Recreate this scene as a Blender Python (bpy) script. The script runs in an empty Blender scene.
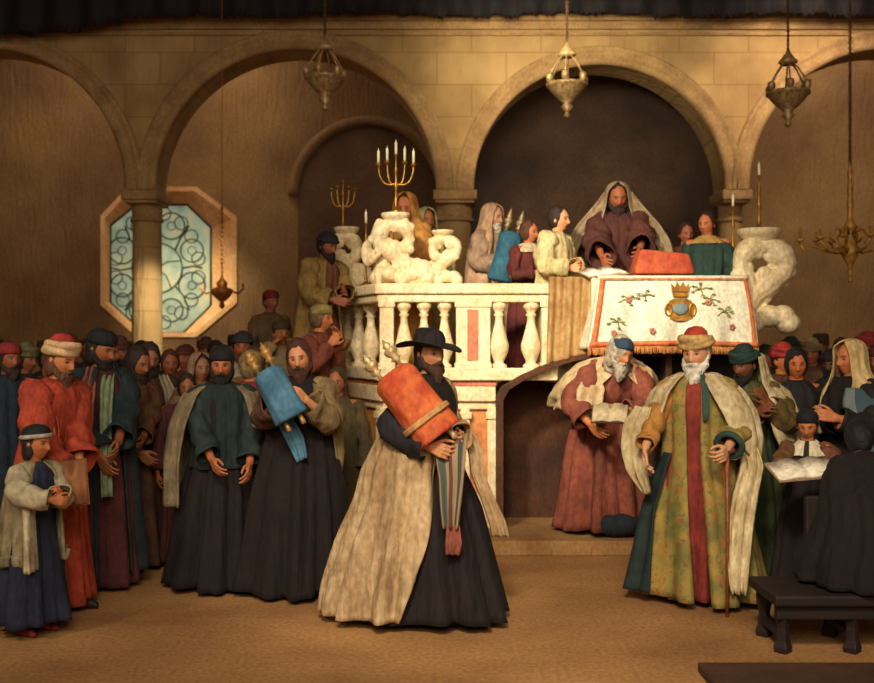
import bpy, bmesh, math, random
import numpy as np
from mathutils import Vector, Matrix, noise

C = bpy.context.scene.collection
SC = bpy.context.scene
PI = math.pi
CAMZ = 1.7
F = 1000.0
def R(d): return math.radians(d)
def at(px, py, Y):
    return Vector(((px-437)/F*Y, Y, CAMZ-(py-341.5)/F*Y))
def XX(px, Y): return (px-437)/F*Y
def ZZ(py, Y): return CAMZ-(py-341.5)/F*Y

# ------------------------------------------------------------------ materials
def lin(c):
    if isinstance(c, str):
        c = [int(c[i:i+2], 16)/255 for i in (0, 2, 4)]
    return tuple((x/12.92 if x <= .04045 else ((x+.055)/1.055)**2.4) for x in c)
MC = {}
def mat(col, rough=.8, var=.35, scale=9., bump=.25, metal=0., sheen=0., second=None, emit=0., stretch=(1, 1, 1), detail=4.):
    key = (str(col), rough, var, scale, bump, metal, sheen, str(second), emit, stretch)
    if key in MC: return MC[key]
    m = bpy.data.materials.new('mat_%d' % len(MC)); m.use_nodes = True
    nt = m.node_tree; n = nt.nodes; l = nt.links
    b = n['Principled BSDF']
    c = lin(col); c2 = lin(second) if second else tuple(x*(1-var) for x in c)
    c1 = c if second else tuple(min(1, x*(1+var*.6)) for x in c)
    tc = n.new('ShaderNodeTexCoord'); mp = n.new('ShaderNodeMapping')
    mp.inputs['Scale'].default_value = stretch
    l.new(tc.outputs['Object'], mp.inputs['Vector'])
    ns = n.new('ShaderNodeTexNoise'); ns.inputs['Scale'].default_value = scale; ns.inputs['Detail'].default_value = detail
    l.new(mp.outputs[0], ns.inputs['Vector'])
    cr = n.new('ShaderNodeValToRGB'); cr.color_ramp.elements[0].position = .32; cr.color_ramp.elements[1].position = .68
    cr.color_ramp.elements[0].color = (*c2, 1); cr.color_ramp.elements[1].color = (*c1, 1)
    l.new(ns.outputs['Fac'], cr.inputs['Fac'])
    nf = n.new('ShaderNodeTexNoise'); nf.inputs['Scale'].default_value = 38; nf.inputs['Detail'].default_value = 3
    mf = n.new('ShaderNodeMapping'); mf.inputs['Scale'].default_value = (1, 1, .6); l.new(tc.outputs['Object'], mf.inputs[0]); l.new(mf.outputs[0], nf.inputs['Vector'])
    rf = n.new('ShaderNodeMapRange'); rf.inputs[1].default_value = .3; rf.inputs[2].default_value = .7; rf.inputs[3].default_value = .72; rf.inputs[4].default_value = 1.18
    l.new(nf.outputs['Fac'], rf.inputs[0])
    mm = n.new('ShaderNodeVectorMath'); mm.operation = 'SCALE'; l.new(cr.outputs['Color'], mm.inputs[0]); l.new(rf.outputs[0], mm.inputs['Scale'])
    l.new(mm.outputs[0], b.inputs['Base Color'])
    b.inputs['Roughness'].default_value = rough; b.inputs['Metallic'].default_value = metal
    if sheen: b.inputs['Sheen Weight'].default_value = sheen
    if emit:
        l.new(cr.outputs['Color'], b.inputs['Emission Color']); b.inputs['Emission Strength'].default_value = emit
    if bump:
        n2 = n.new('ShaderNodeTexNoise'); n2.inputs['Scale'].default_value = scale*4; n2.inputs['Detail'].default_value = 3
        l.new(mp.outputs[0], n2.inputs['Vector'])
        bp = n.new('ShaderNodeBump'); bp.inputs['Strength'].default_value = bump; bp.inputs['Distance'].default_value = .01
        l.new(n2.outputs['Fac'], bp.inputs['Height']); last = bp
        if rough >= .85 and bump >= .25:
            n3 = n.new('ShaderNodeTexNoise'); n3.inputs['Scale'].default_value = 16; n3.inputs['Detail'].default_value = 2
            m3 = n.new('ShaderNodeMapping'); m3.inputs['Scale'].default_value = (1, 1, .22); l.new(tc.outputs['Object'], m3.inputs[0]); l.new(m3.outputs[0], n3.inputs['Vector'])
            b3 = n.new('ShaderNodeBump'); b3.inputs['Strength'].default_value = .75; b3.inputs['Distance'].default_value = .035
            l.new(n3.outputs['Fac'], b3.inputs['Height']); l.new(bp.outputs[0], b3.inputs['Normal']); last = b3
        l.new(last.outputs[0], b.inputs['Normal'])
    MC[key] = m
    return m
def cloth(col, var=.3, **k): return mat(col, rough=.85, var=var, scale=7., bump=.3, **k)

def attr_mat():
    if 'skin' in MC: return MC['skin']
    m = bpy.data.materials.new('skin'); m.use_nodes = True
    nt = m.node_tree; n = nt.nodes; l = nt.links; b = n['Principled BSDF']
    a = n.new('ShaderNodeAttribute'); a.attribute_name = 'col'
    l.new(a.outputs['Color'], b.inputs['Base Color'])
    b.inputs['Roughness'].default_value = .6
    b.inputs['Subsurface Weight'].default_value = .08; b.inputs['Subsurface Radius'].default_value = (.01, .004, .002)
    MC['skin'] = m
    return m

def uv_mat(kind, cols, rough=.8):
    """cloth patterned along its own UV: stripes across the hem / brocade blossoms"""
    key = (kind, tuple(cols))
    if key in MC: return MC[key]
    m = bpy.data.materials.new('pattern'); m.use_nodes = True
    nt = m.node_tree; n = nt.nodes; l = nt.links; b = n['Principled BSDF']
    b.inputs['Roughness'].default_value = rough
    base = n.new('ShaderNodeRGB'); base.outputs[0].default_value = (*lin(cols[0]), 1)
    cur = base.outputs[0]
    tc = n.new('ShaderNodeTexCoord')
    ns = n.new('ShaderNodeTexNoise'); ns.inputs['Scale'].default_value = 7; ns.inputs['Detail'].default_value = 4
    l.new(tc.outputs['Object'], ns.inputs['Vector'])
    def mixc(fac, a, bcol):
        mx = n.new('ShaderNodeMix'); mx.data_type = 'RGBA'
        l.new(fac, mx.inputs[0]); l.new(a, mx.inputs[6]); mx.inputs[7].default_value = (*lin(bcol), 1)
        return mx.outputs[2]
    def mth(op, a, v=0., v2=None):
        x = n.new('ShaderNodeMath'); x.operation = op; l.new(a, x.inputs[0]); x.inputs[1].default_value = v
        if v2 is not None: x.inputs[2].default_value = v2
        return x.outputs[0]
    if kind == 'brocade':
        rp = n.new('ShaderNodeValToRGB'); rp.color_ramp.elements[0].position = .35; rp.color_ramp.elements[1].position = .65
        rp.color_ramp.elements[0].color = (*lin(cols[1]), 1); rp.color_ramp.elements[1].color = (*lin(cols[0]), 1)
        l.new(ns.outputs['Fac'], rp.inputs['Fac']); cur = rp.outputs[0]
        for i, c in enumerate(cols[2:]):
            v = n.new('ShaderNodeTexVoronoi'); v.inputs['Scale'].default_value = 11+4*i; v.inputs['Randomness'].default_value = 1.
            wn = n.new('ShaderNodeTexNoise'); wn.inputs['Scale'].default_value = 22; l.new(tc.outputs['Object'], wn.inputs['Vector'])
            sw = n.new('ShaderNodeVectorMath'); sw.operation = 'MULTIPLY_ADD'; l.new(wn.outputs['Color'], sw.inputs[0]); sw.inputs[1].default_value = (.12, .12, .12); l.new(tc.outputs['Object'], sw.inputs[2])
            l.new(sw.outputs[0], v.inputs['Vector'])
            mr = n.new('ShaderNodeMapRange'); mr.inputs[1].default_value = .34; mr.inputs[2].default_value = .2; mr.inputs[3].default_value = 0; mr.inputs[4].default_value = .62
            l.new(v.outputs['Distance'], mr.inputs[0]); cur = mixc(mr.outputs[0], cur, c)
    else:
        sp = n.new('ShaderNodeSeparateXYZ'); l.new(tc.outputs['UV'], sp.inputs[0])
        s = sp.outputs['Y'] if kind == 'hem' else sp.outputs['X']
        rp = n.new('ShaderNodeValToRGB'); rp.color_ramp.elements[0].position = .3; rp.color_ramp.elements[1].position = .7
        d = tuple(x*.72 for x in lin(cols[0]))
        rp.color_ramp.elements[0].color = (*d, 1); rp.color_ramp.elements[1].color = (*lin(cols[0]), 1)
        l.new(ns.outputs['Fac'], rp.inputs['Fac']); cur = rp.outputs[0]
        if kind == 'hem': pos = [(.80, .02), (.86, .03), (.92, .015)]
        else: pos = [(.2, .1), (.5, .07), (.8, .08)]
        for i, (p, w) in enumerate(pos):
            e = mth('COMPARE', s, p, w)
            cur = mixc(e, cur, cols[1+i % (len(cols)-1)])
    l.new(cur, b.inputs['Base Color'])
    bp = n.new('ShaderNodeBump'); bp.inputs['Strength'].default_value = .3; bp.inputs['Distance'].default_value = .01
    l.new(ns.outputs['Fac'], bp.inputs['Height']); l.new(bp.outputs[0], b.inputs['Normal'])
    MC[key] = m
    return m

# ------------------------------------------------------------------ mesh helpers
class MB:
    def __init__(s): s.v = []; s.f = []; s.uv = None
    def add(s, vs, fs):
        o = len(s.v); s.v += [tuple(x) for x in vs]; s.f += [tuple(i+o for i in f) for f in fs]; return s
    def box(s, x0, x1, y0, y1, z0, z1):
        return s.add([(x, y, z) for x in (x0, x1) for y in (y0, y1) for z in (z0, z1)],
                     [(0, 1, 3, 2), (4, 6, 7, 5), (0, 4, 5, 1), (2, 3, 7, 6), (0, 2, 6, 4), (1, 5, 7, 3)])
    def prism(s, poly, z0, z1):
        n = len(poly)
        vs = [(x, y, z0) for x, y in poly]+[(x, y, z1) for x, y in poly]
        return s.add(vs, [tuple(range(n))[::-1], tuple(range(n, 2*n))]+[(i, (i+1) % n, (i+1) % n+n, i+n) for i in range(n)])
    def lathe(s, prof, c=(0, 0, 0), n=20, M=None):
        vs = []; fs = []
        for (r, z) in prof:
            for k in range(n):
                a = 2*PI*k/n; v = Vector((r*math.cos(a), r*math.sin(a), z))
                v = (M @ v) if M else v
                vs.append(v+Vector(c))
        for i in range(len(prof)-1):
            for k in range(n):
                k2 = (k+1) % n
                fs.append((i*n+k, i*n+k2, (i+1)*n+k2, (i+1)*n+k))
        fs.append(tuple(range(n))[::-1]); L = (len(prof)-1)*n; fs.append(tuple(range(L, L+n)))
        return s.add(vs, fs)
    def tube(s, pts, rad, n=10, closed=False):
        pts = [Vector(p) for p in pts]; m = len(pts)
        rad = list(rad) if hasattr(rad, '__len__') else [rad]*m
        vs = []; fs = []; up = None
        for i, p in enumerate(pts):
            if closed: t = (pts[(i+1) % m]-pts[i-1])
            else: t = (pts[min(i+1, m-1)]-pts[max(i-1, 0)])
            t = t.normalized() if t.length > 1e-9 else Vector((0, 0, 1))
            if up is None: up = Vector((0, 0, 1)) if abs(t.z) < .9 else Vector((1, 0, 0))
            a = t.cross(up)
            if a.length < 1e-5: a = t.orthogonal()
            a.normalize(); b = a.cross(t).normalized(); up = b
            for k in range(n):
                an = 2*PI*k/n; vs.append(p+(a*math.cos(an)+b*math.sin(an))*rad[i])
        for i in range(m if closed else m-1):
            j = (i+1) % m
            for k in range(n):
                k2 = (k+1) % n; fs.append((i*n+k, i*n+k2, j*n+k2, j*n+k))
        if not closed: fs.append(tuple(range(n))[::-1]); fs.append(tuple(range((m-1)*n, m*n)))
        return s.add(vs, fs)
    def capsule(s, a, b, ra, rb, n=12):
        a = Vector(a); b = Vector(b); d = b-a; L = d.length; d = d.normalized() if L > 1e-6 else Vector((0, 0, 1))
        pts = []; rd = []
        for k in range(5):
            t = PI/2*k/5; pts.append(a-d*ra*math.cos(t)); rd.append(max(ra*math.sin(t), ra*.05))
        for k in range(5+1):
            t = k/5; pts.append(a+d*L*t); rd.append(ra+(rb-ra)*t)
        for k in range(1, 6):
            t = PI/2*k/5; pts.append(b+d*rb*math.sin(t)); rd.append(max(rb*math.cos(t), rb*.05))
        return s.tube(pts, rd, n)
    def ball(s, c, rx, ry=None, rz=None, n=16, m=12, fn=None, M=None):
        ry = ry or rx; rz = rz or rx; c = Vector(c); vs = []; fs = []
        for i in range(1, m):
            t = PI*i/m
            for k in range(n):
                a = 2*PI*k/n; v = Vector((rx*math.sin(t)*math.cos(a), ry*math.sin(t)*math.sin(a), rz*math.cos(t)))
                if fn: v = fn(v)
                if M: v = M @ v
                vs.append(v+c)
        top = Vector((0, 0, rz)); bot = Vector((0, 0, -rz))
        if fn: top = fn(top); bot = fn(bot)
        if M: top = M @ top; bot = M @ bot
        vs += [top+c, bot+c]; T = len(vs)-2; B = T+1
        for i in range(m-2):
            for k in range(n):
                k2 = (k+1) % n; fs.append((i*n+k, (i+1)*n+k, (i+1)*n+k2, i*n+k2))
        for k in range(n):
            k2 = (k+1) % n; fs.append((T, k, k2)); fs.append((B, (m-2)*n+k2, (m-2)*n+k))
        return s.add(vs, fs)
    def xf(s, M):
        s.v = [tuple(M @ Vector(v)) for v in s.v]; return s
    def mesh(s, name):
        me = bpy.data.meshes.new(name); me.from_pydata(s.v, [], s.f)
        if s.uv is not None:
            ul = me.uv_layers.new(name='UVMap')
            idx = np.empty(len(me.loops), dtype=np.int32); me.loops.foreach_get('vertex_index', idx)
            ul.data.foreach_set('uv', np.asarray(s.uv, dtype=np.float32)[idx].ravel())
        me.update(); return me
    def build(s, name, m, parent=None, smooth=True, fix=True, solid=0, bevel=0, sub=0):
        me = s.mesh(name)
        if fix:
            bm = bmesh.new(); bm.from_mesh(me); bmesh.ops.recalc_face_normals(bm, faces=bm.faces); bm.to_mesh(me); bm.free()
        o = bpy.data.objects.new(name, me); C.objects.link(o)
        if m: me.materials.append(m)
        if parent: o.parent = parent
        if smooth: me.polygons.foreach_set('use_smooth', [True]*len(me.polygons))
        if solid:
            md = o.modifiers.new('s', 'SOLIDIFY'); md.thickness = solid; md.offset = 0
        if bevel:
            md = o.modifiers.new('b', 'BEVEL'); md.width = bevel; md.segments = 2; md.limit_method = 'ANGLE'
        if sub:
            md = o.modifiers.new('u', 'SUBSURF'); md.levels = sub; md.render_levels = sub
        return o
def remeshed(mb, voxel, smooth=2):
    """one continuous skin grown over the joined limbs"""
    me = mb.mesh('tmp'); o = bpy.data.objects.new('tmp', me); C.objects.link(o)
    md = o.modifiers.new('r', 'REMESH'); md.mode = 'VOXEL'; md.voxel_size = voxel; md.use_smooth_shade = True
    if smooth:
        m2 = o.modifiers.new('s', 'SMOOTH'); m2.factor = .5; m2.iterations = smooth
    dg = bpy.context.evaluated_depsgraph_get(); dg.update()
    out = bpy.data.meshes.new_from_object(o.evaluated_get(dg))
    bpy.data.objects.remove(o); bpy.data.meshes.remove(me)
    out.polygons.foreach_set('use_smooth', [True]*len(out.polygons))
    return out
def link_mesh(name, me, m, parent=None):
    me.name = name; me.materials.clear(); me.materials.append(m)
    o = bpy.data.objects.new(name, me); C.objects.link(o)
    if parent: o.parent = parent
    return o
def tag(o, label=None, cat=None, group=None, kind=None):
    if label: o['label'] = label
    if cat: o['category'] = cat
    if group: o['group'] = group
    if kind: o['kind'] = kind
    return o
def empty(name, loc=(0, 0, 0), rz=0, label=None, cat=None, group=None):
    o = bpy.data.objects.new(name, None); C.objects.link(o); o.location = loc; o.rotation_euler = (0, 0, rz); o.empty_display_size = .1
    return tag(o, label, cat, group)
def copy_tree(o, parent=None):
    c = o.copy(); C.objects.link(c)
    if parent: c.parent = parent
    for ch in o.children: copy_tree(ch, c)
    return c

# ------------------------------------------------------------------ people
SKIN = {'fair': 'c98a5f', 'warm': 'b8703f', 'dark': '7a4526', 'old': 'd29a72', 'glow': 'e0a070'}
HC = {}
def head_fn(v):
    x, y, z = v
    f = max(0., min(1., (-y)/.05))
    t = max(0., -z/.118)
    x *= 1-.26*t**1.6
    if y > 0: y *= 1-.38*min(1, t)
    else: y *= 1-.04*t
    if z > .05: y = y*1.0
    ax = abs(x)
    if f > 0:
        d = 0.
        if z > -.045: pr = max(0., min(1., (.018-z)/.056))**1.2
        else: pr = max(0., 1-(-.045-z)/.012)
        d += .027*math.exp(-(ax/(.010+.006*pr))**2)*pr
        d -= .011*math.exp(-((ax-.031)/.014)**2-((z+.001)/.012)**2)
        d += .005*math.exp(-((ax-.028)/.022)**2-((z-.024)/.008)**2)
        d += .005*math.exp(-((ax-.045)/.018)**2-((z+.033)/.02)**2)
        d += .006*math.exp(-(ax/.022)**2-((z+.067)/.006)**2)
        d -= .004*math.exp(-(ax/.022)**2-((z+.074)/.003)**2)
        d += .006*math.exp(-(ax/.020)**2-((z+.080)/.006)**2)
        d += .008*math.exp(-(ax/.024)**2-((z+.104)/.014)**2)
        y -= d*f
    return Vector((x, y, z))
def ccol(base, P):
    """vertex colours of the face, P = points in head space"""
    x, y, z = np.abs(P[:, 0]), P[:, 1], P[:, 2]
    c = np.tile(np.array(base), (len(P), 1))
    front = (y < -.045) & (z > -.13) & (z < .13) & (x < .085)
    def blend(mask, col, w=1.):
        m = (mask & front).astype(float)[:, None]*w
        c[:] = c*(1-m)+np.array(col)*m
    g = np.exp(-((x-.043)/.02)**2-((z+.035)/.02)**2)[:, None]*.5*front[:, None]
    c[:] = c*(1-g)+np.array([base[0]*1.0, base[1]*.5, base[2]*.45])*g
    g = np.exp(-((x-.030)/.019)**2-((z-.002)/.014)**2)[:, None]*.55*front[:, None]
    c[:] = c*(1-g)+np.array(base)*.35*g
    blend(((x-.031)/.014)**2+((z+.001)/.0055)**2 < 1, (.26, .18, .13))
    blend(((x-.031)/.0065)**2+((z+.001)/.0065)**2 < 1, (.02, .012, .008))
    blend((((x-.031)/.019)**2+((z-.020)/.006)**2 < 1), np.array(base)*.16, .8)
    blend(((x/.024)**2+((z+.074)/.010)**2 < 1), (.42, .10, .07), .85)
    return c

class Person:
    def __init__(s, px, Y, H, face, label, z0=0., lean=0., yaw=0., pitch=0., skin='warm', vox=.007, wr=None, wl=None, stride=0.,
                 headscale=1., group=None, hand_r=None, hand_l=None, curl=.45, er=None, el=None, roll=0., seated=False):
        s.k = H/1.75; s.Y = Y
        s.root = empty('person', (XX(px, Y), Y, z0), R(face), label, 'person', group)
        s.M = Matrix.Translation(s.root.location) @ Matrix.Rotation(R(face), 4, 'Z')
        s.Mi = s.M.inverted(); s.lean = R(lean); s.rng = random.Random(int(px*7+Y*131)); s.skin = skin; s.vox = vox
        k = s.k
        s.sh = [s.bend(Vector((sx*.175, 0, 1.415))*k) for sx in (-1, 1)]
        # wrists: default relaxed at the sides
        def tgt(w, sx):
            if w is None: return Vector((sx*.26, -.08, .86))*k
            w = Vector(w)
            return w
        s.wr = [tgt(wr, -1), tgt(wl, 1)]
        s.el = []
        for i, sx in enumerate((-1, 1)):
            S = s.sh[i]; W = s.wr[i]; a, b = .30*k, .265*k
            d = W-S; L = d.length
            if L > (a+b)*.985: W = S+d*((a+b)*.985/L); s.wr[i] = W; d = W-S; L = d.length
            if L < .12*k: L = .12*k
            hint = (er, el)[i] or (sx*.6, .35, -.9)
            h = Vector(hint); dn = d.normalized(); h = (h-dn*h.dot(dn)).normalized()
            q = (a*a-b*b+L*L)/(2*L); hh = math.sqrt(max(0, a*a-q*q))
            s.el.append(S+dn*q+h*hh)
        # head frame
        nb = s.bend(Vector((0, -.005, 1.47))*k)
        s.hs = headscale*k
        up = (s.bend(Vector((0, 0, 1.5))*k)-s.bend(Vector((0, 0, 1.4))*k)).normalized()
        hc = nb+(up*.7+Vector((0, -.15, .45))).normalized()*(.155*s.hs)
        s.HM = Matrix.Translation(hc) @ Matrix.Rotation(R(yaw), 4, 'Z') @ Matrix.Rotation(R(pitch), 4, 'X') @ Matrix.Rotation(R(roll), 4, 'Y') @ Matrix.Scale(s.hs, 4)
        s.hc = hc; s.nb = nb
        s.seated = seated; s.stride = stride
        s.body(hand_r, hand_l, curl)
    def loc(s, px, py, Y): return s.Mi @ at(px, py, Y)
    def bend(s, v):
        k = s.k; h = .93*k; v = Vector(v)
        if v.z <= h or not s.lean: return v
        t = min(1, (v.z-h)/(.25*k)); t = t*t*(3-2*t); a = s.lean*t
        y, z = v.y, v.z-h
        return Vector((v.x, y*math.cos(a)-z*math.sin(a), h+y*math.sin(a)+z*math.cos(a)))
    def body(s, hr, hl, curl):
        k = s.k; mb = MB(); B = lambda x, y, z: s.bend(Vector((x, y, z))*k)
        cap = lambda a, b, ra, rb: mb.capsule(a, b, ra*k, rb*k)
        st = s.stride*k/2
        cap(B(-.07, 0, .93), B(.07, 0, .93), .115, .115)
        cap(B(0, 0, .95), B(0, 0, 1.12), .12, .115)
        cap(B(-.07, 0, 1.28), B(.07, 0, 1.28), .115, .115)
        cap(B(-.05, 0, 1.1), B(-.06, 0, 1.25), .1, .11); cap(B(.05, 0, 1.1), B(.06, 0, 1.25), .1, .11)
        cap(s.sh[0], s.sh[1], .062, .062)
        cap(B(0, .01, 1.38), s.nb, .08, .058); mb.capsule(s.nb, s.HM @ Vector((0, .01, -.05)), .056*k, .054*s.hs)
        s.feet = []
        for i, sx in enumerate((-1, 1)):
            d = st*sx
            hip = Vector((sx*.085, 0, .9))*k
            if s.seated:
                kn = Vector((sx*.13*k, -.40*k, .88*k)); an = Vector((sx*.13*k, -.42*k, .5*k))
            else:
                kn = Vector((sx*.095*k, -.015*k-d*.5, .49*k)); an = Vector((sx*.1*k, .02*k-d, .075*k))
            cap(hip, kn, .085, .055); cap(kn, an, .055, .038); cap(an-Vector((0, 0, .02*k)), an+Vector((sx*.015, -.14, -.045))*k, .036, .028)
            s.feet.append(an)
            cap(s.sh[i], s.el[i], .05, .041); cap(s.el[i], s.wr[i], .041, .027)
            hd = (hr, hl)[i]
            W = s.wr[i]
            if hd: dr = Vector(hd[0]).normalized(); nr = Vector(hd[1])
            else:
                dr = (W-s.el[i]).normalized(); nr = Vector((-sx, .2, -.1))
            nr = (nr-dr*nr.dot(dr)).normalized(); sd = dr.cross(nr)
            if sd.dot(Vector((0, -1, .3))) < 0: sd = -sd     # thumb side looks forward / up
            cu = curl if not hd or len(hd) < 3 else hd[2]
            for j in range(4):
                off = (1.5-j)*.0215; q = W+(dr*.088+sd*off-dr*abs(off-.01)*.25)*k
                cap(W+(sd*off*.55)*k, q, .015, .0125)
                ln = (.040, .045, .041, .032)[j]; p0 = q; ang = 0
                for sg in range(3):
                    ang += cu*(.75, .95, .6)[sg]
                    dd = (dr*math.cos(ang)+nr*math.sin(ang)+sd*(1.5-j)*.07).normalized()
                    p1 = p0+dd*ln*(1, .68, .5)[sg]*k; cap(p0, p1, .0095-.0008*sg, .0088-.0008*sg); p0 = p1
            t0 = W+(dr*.025+sd*.022)*k; t1 = t0+(dr*.035+sd*.034+nr*.012*(1+cu))*k; t2 = t1+(dr*.034+sd*.010+nr*.018*cu)*k; t3 = t2+(dr*.024+nr*.012*cu)*k
            cap(t0, t1, .015, .0115); cap(t1, t2, .0112, .010); cap(t2, t3, .010, .008)
        HM = s.HM
        mb.ball((0, 0, 0), .077, .097, .118, 56, 44, head_fn)
        nh = 56*43+2
        mb.v[-nh:] = [tuple(HM @ Vector(v)) for v in mb.v[-nh:]]
        for sx in (-1, 1):
            e = MB().ball((sx*.078, .012, -.012), .008, .016, .03, 10, 8); e.xf(HM); mb.add(e.v, e.f)
        me = remeshed(mb, s.vox*max(.8, k), 1)
        n = len(me.vertices); P = np.empty(n*3); me.vertices.foreach_get('co', P); P = P.reshape(-1, 3)
        A = np.array(HM.inverted()); Ph = P @ A[:3, :3].T+A[:3, 3]
        col = ccol(lin(SKIN.get(s.skin, s.skin)), Ph)
        ca = me.color_attributes.new('col', 'FLOAT_COLOR', 'POINT')
        ca.data.foreach_set('color', np.hstack([col, np.ones((n, 1))]).astype(np.float32).ravel())
        link_mesh('body', me, attr_mat(), s.root)
    # --- clothing
    def drape(s, name, levels, m, folds=(.004, .02), k=11, full=True, a=(0, 360), solid=.012, n=84, rows=36, seed=None, parent=None, raw=False, twist=0.):
        """levels top->bottom: (z, cx, cy, rx, ry[, a0, a1]) in 1.75 m body units; cloth swept round the body; angle 0 = front, + = own left"""
        K = 1 if raw else s.k
        L = np.array([list(l)+([a[0], a[1]] if len(l) == 5 else []) for l in levels], dtype=float)
        ds = np.r_[0, np.cumsum(np.hypot(np.diff(L[:, 0]), np.diff(L[:, 3])*.7)+np.hypot(np.diff(L[:, 1]), np.diff(L[:, 2]))*.5)]; ds /= ds[-1]
        t = np.linspace(0, 1, rows)
        G = np.stack([np.interp(t, ds, L[:, i]) for i in range(7)], 1)
        G0 = G.copy()
        for _ in range(2): G[1:-1] = (G[:-2]+2*G[1:-1]+G[2:])/4
        rg = s.rng if seed is None else random.Random(seed)
        ph = [rg.uniform(0, 6.28) for _ in range(6)]
        vs = []; uv = []; fs = []
        N = n if full else n+1
        for i in range(rows):
            z, cx, cy, rx, ry, a0, a1 = G[i]; v = t[i]
            A = folds[0]+(folds[1]-folds[0])*v**1.2
            for j in range(N):
                u = j/n; th = R(a0+(a1-a0)*u)
                q = th if full else th
                w = 1.5*A*(.55*math.sin(k*q+ph[0]+.9*math.sin(2.3*v+ph[1])+twist*v)+.35*math.sin((k*2-3)*q+ph[2]+1.2*v)+.3*math.sin(5*q+ph[3]-1.5*v))
                w += A*.5*(abs(math.sin(.5*k*2*q+ph[4]+.7*v))-.6)
                x = cx+(rx+w)*math.sin(th); y = cy-(ry+w)*math.cos(th)
                zz = z
                if not full or True: zz = z+A*.25*math.sin(3*q+ph[5])*(v > .1)
                p = Vector((x, y, zz))*K
                if not raw: p = s.bend(p)
                vs.append(p); uv.append((u, v))
        for i in range(rows-1):
            for j in range(n):
                j2 = (j+1) % N if full else j+1
                fs.append((i*N+j, i*N+j2, (i+1)*N+j2, (i+1)*N+j))
        mb = MB(); mb.add(vs, fs); mb.uv = uv
        return mb.build(name, m, parent or s.root, fix=False, solid=solid)
    def robe(s, m, name='robe', hem=.04, top=1.5, hemr=(.30, .27), hemc=(0, 0), waist=(.175, .14), folds=(.003, .03), k=9, chest=(.215, .145), solid=.01, extra=None, shoulder=1.445):
        hx, hy = hemr; cx, cy = hemc
        lv = [(top, 0, .0, .062, .065), (top-.02, 0, 0, .085, .08), (shoulder+.01, 0, 0, .155, .098), (shoulder-.03, 0, 0, .205, .122), (1.33, 0, 0, chest[0], chest[1]),
              (1.2, 0, 0, chest[0]*.93, chest[1]), (1.05, 0, 0, waist[0], waist[1]), (.92, cx*.05, cy*.05, waist[0]+.03, waist[1]+.03),
              (.7, cx*.25, cy*.25, (waist[0]+.03)*.6+hx*.4, (waist[1]+.03)*.6+hy*.4), (.4, cx*.6, cy*.6, waist[0]*.3+hx*.7, waist[1]*.3+hy*.7), (hem, cx, cy, hx, hy)]
        return s.drape(name, lv, m, folds=folds, k=k, solid=solid)
    def coat(s, m, name='coat', gap=(25, 25), hem=.08, hemr=(.34, .30), hemc=(0, 0), chest=(.235, .165), folds=(.004, .035), k=9, top=1.5, collar=.075, gapb=None, waist=(.215, .18)):
        g0, g1 = gap; b0, b1 = gapb or gap; hx, hy = hemr; cx, cy = hemc
        A = lambda t: (g0+(b0-g0)*t, 360-(g1+(b1-g1)*t))
        lv = [(top, 0, .01, collar, collar, *A(0)), (top-.03, 0, 0, .11, .095, *A(0)), (1.45, 0, 0, .175, .115, *A(.05)), (1.41, 0, 0, .225, .14, *A(.1)), (1.3, 0, 0, *chest, *A(.2)),
              (1.05, 0, 0, *waist, *A(.4)), (.92, cx*.05, cy*.05, waist[0]+.015, waist[1]+.015, *A(.5)),
              (.6, cx*.4, cy*.4, waist[0]*.5+hx*.5, waist[1]*.5+hy*.5, *A(.7)), (hem, cx, cy, hx, hy, *A(1))]
        return s.drape(name, lv, m, folds=folds, k=k, full=False, solid=.014)
    def sleeve(s, i, m, r=(.075, .07, .06, .075), end=.93, name='sleeve', hang=0.):
        """i 0 = own right, 1 = own left"""
        S, E, W = s.sh[i], s.el[i], s.wr[i]
        k = s.k; pts = []; rd = []
        S0 = S+(Vector((0, 0, 1.36))*k-S)*.25+Vector((0, 0, 0))
        W1 = E+(W-E)*end
        path = [S0, S, S+(E-S)*.5, E, E+(W1-E)*.5, W1]
        rr = [r[0]*.9, r[0], (r[0]+r[1])/2, r[1], r[2], r[3]]
        T = np.linspace(0, 5, 22)
        P = np.array([list(p) for p in path]); X = np.stack([np.interp(T, range(6), P[:, c]) for c in range(3)], 1); rad = np.interp(T, range(6), rr)
        for _ in range(3): X[1:-1] = (X[:-2]+X[1:-1]*2+X[2:])/4
        mb = MB(); n = 20; vs = []; fs = []; up = None; ph = s.rng.uniform(0, 6)
        for q in range(22):
            t = Vector(X[min(q+1, 21)]-X[max(q-1, 0)]).normalized()
            if up is None: up = Vector((0, -1, .2))
            a = t.cross(up).normalized(); b = a.cross(t).normalized(); up = b
            for j in range(n):
                an = 2*PI*j/n; rr_ = rad[q]*k*(.93+.12*math.sin(q*1.25+ph+math.cos(an)*2.2)+.09*math.sin(3*an+q*.45+ph)+.05*math.sin(5*an-q*.6))
                p = Vector(X[q])+(a*math.cos(an)+b*math.sin(an))*rr_
                if hang and q > 10: p.z -= hang*k*((q-10)/11)**1.5*max(0, -((a*math.cos(an)+b*math.sin(an)).z))
                vs.append(p)
        for q in range(21):
            for j in range(n):
                j2 = (j+1) % n; fs.append((q*n+j, q*n+j2, (q+1)*n+j2, (q+1)*n+j))
        fs.append(tuple(range(n)))
        mb.add(vs, fs); return mb.build(name, m, s.root, solid=.008, sub=0)
    def sleeves(s, m, **kw):
        s.sleeve(0, m, **kw); s.sleeve(1, m, **kw)
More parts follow.
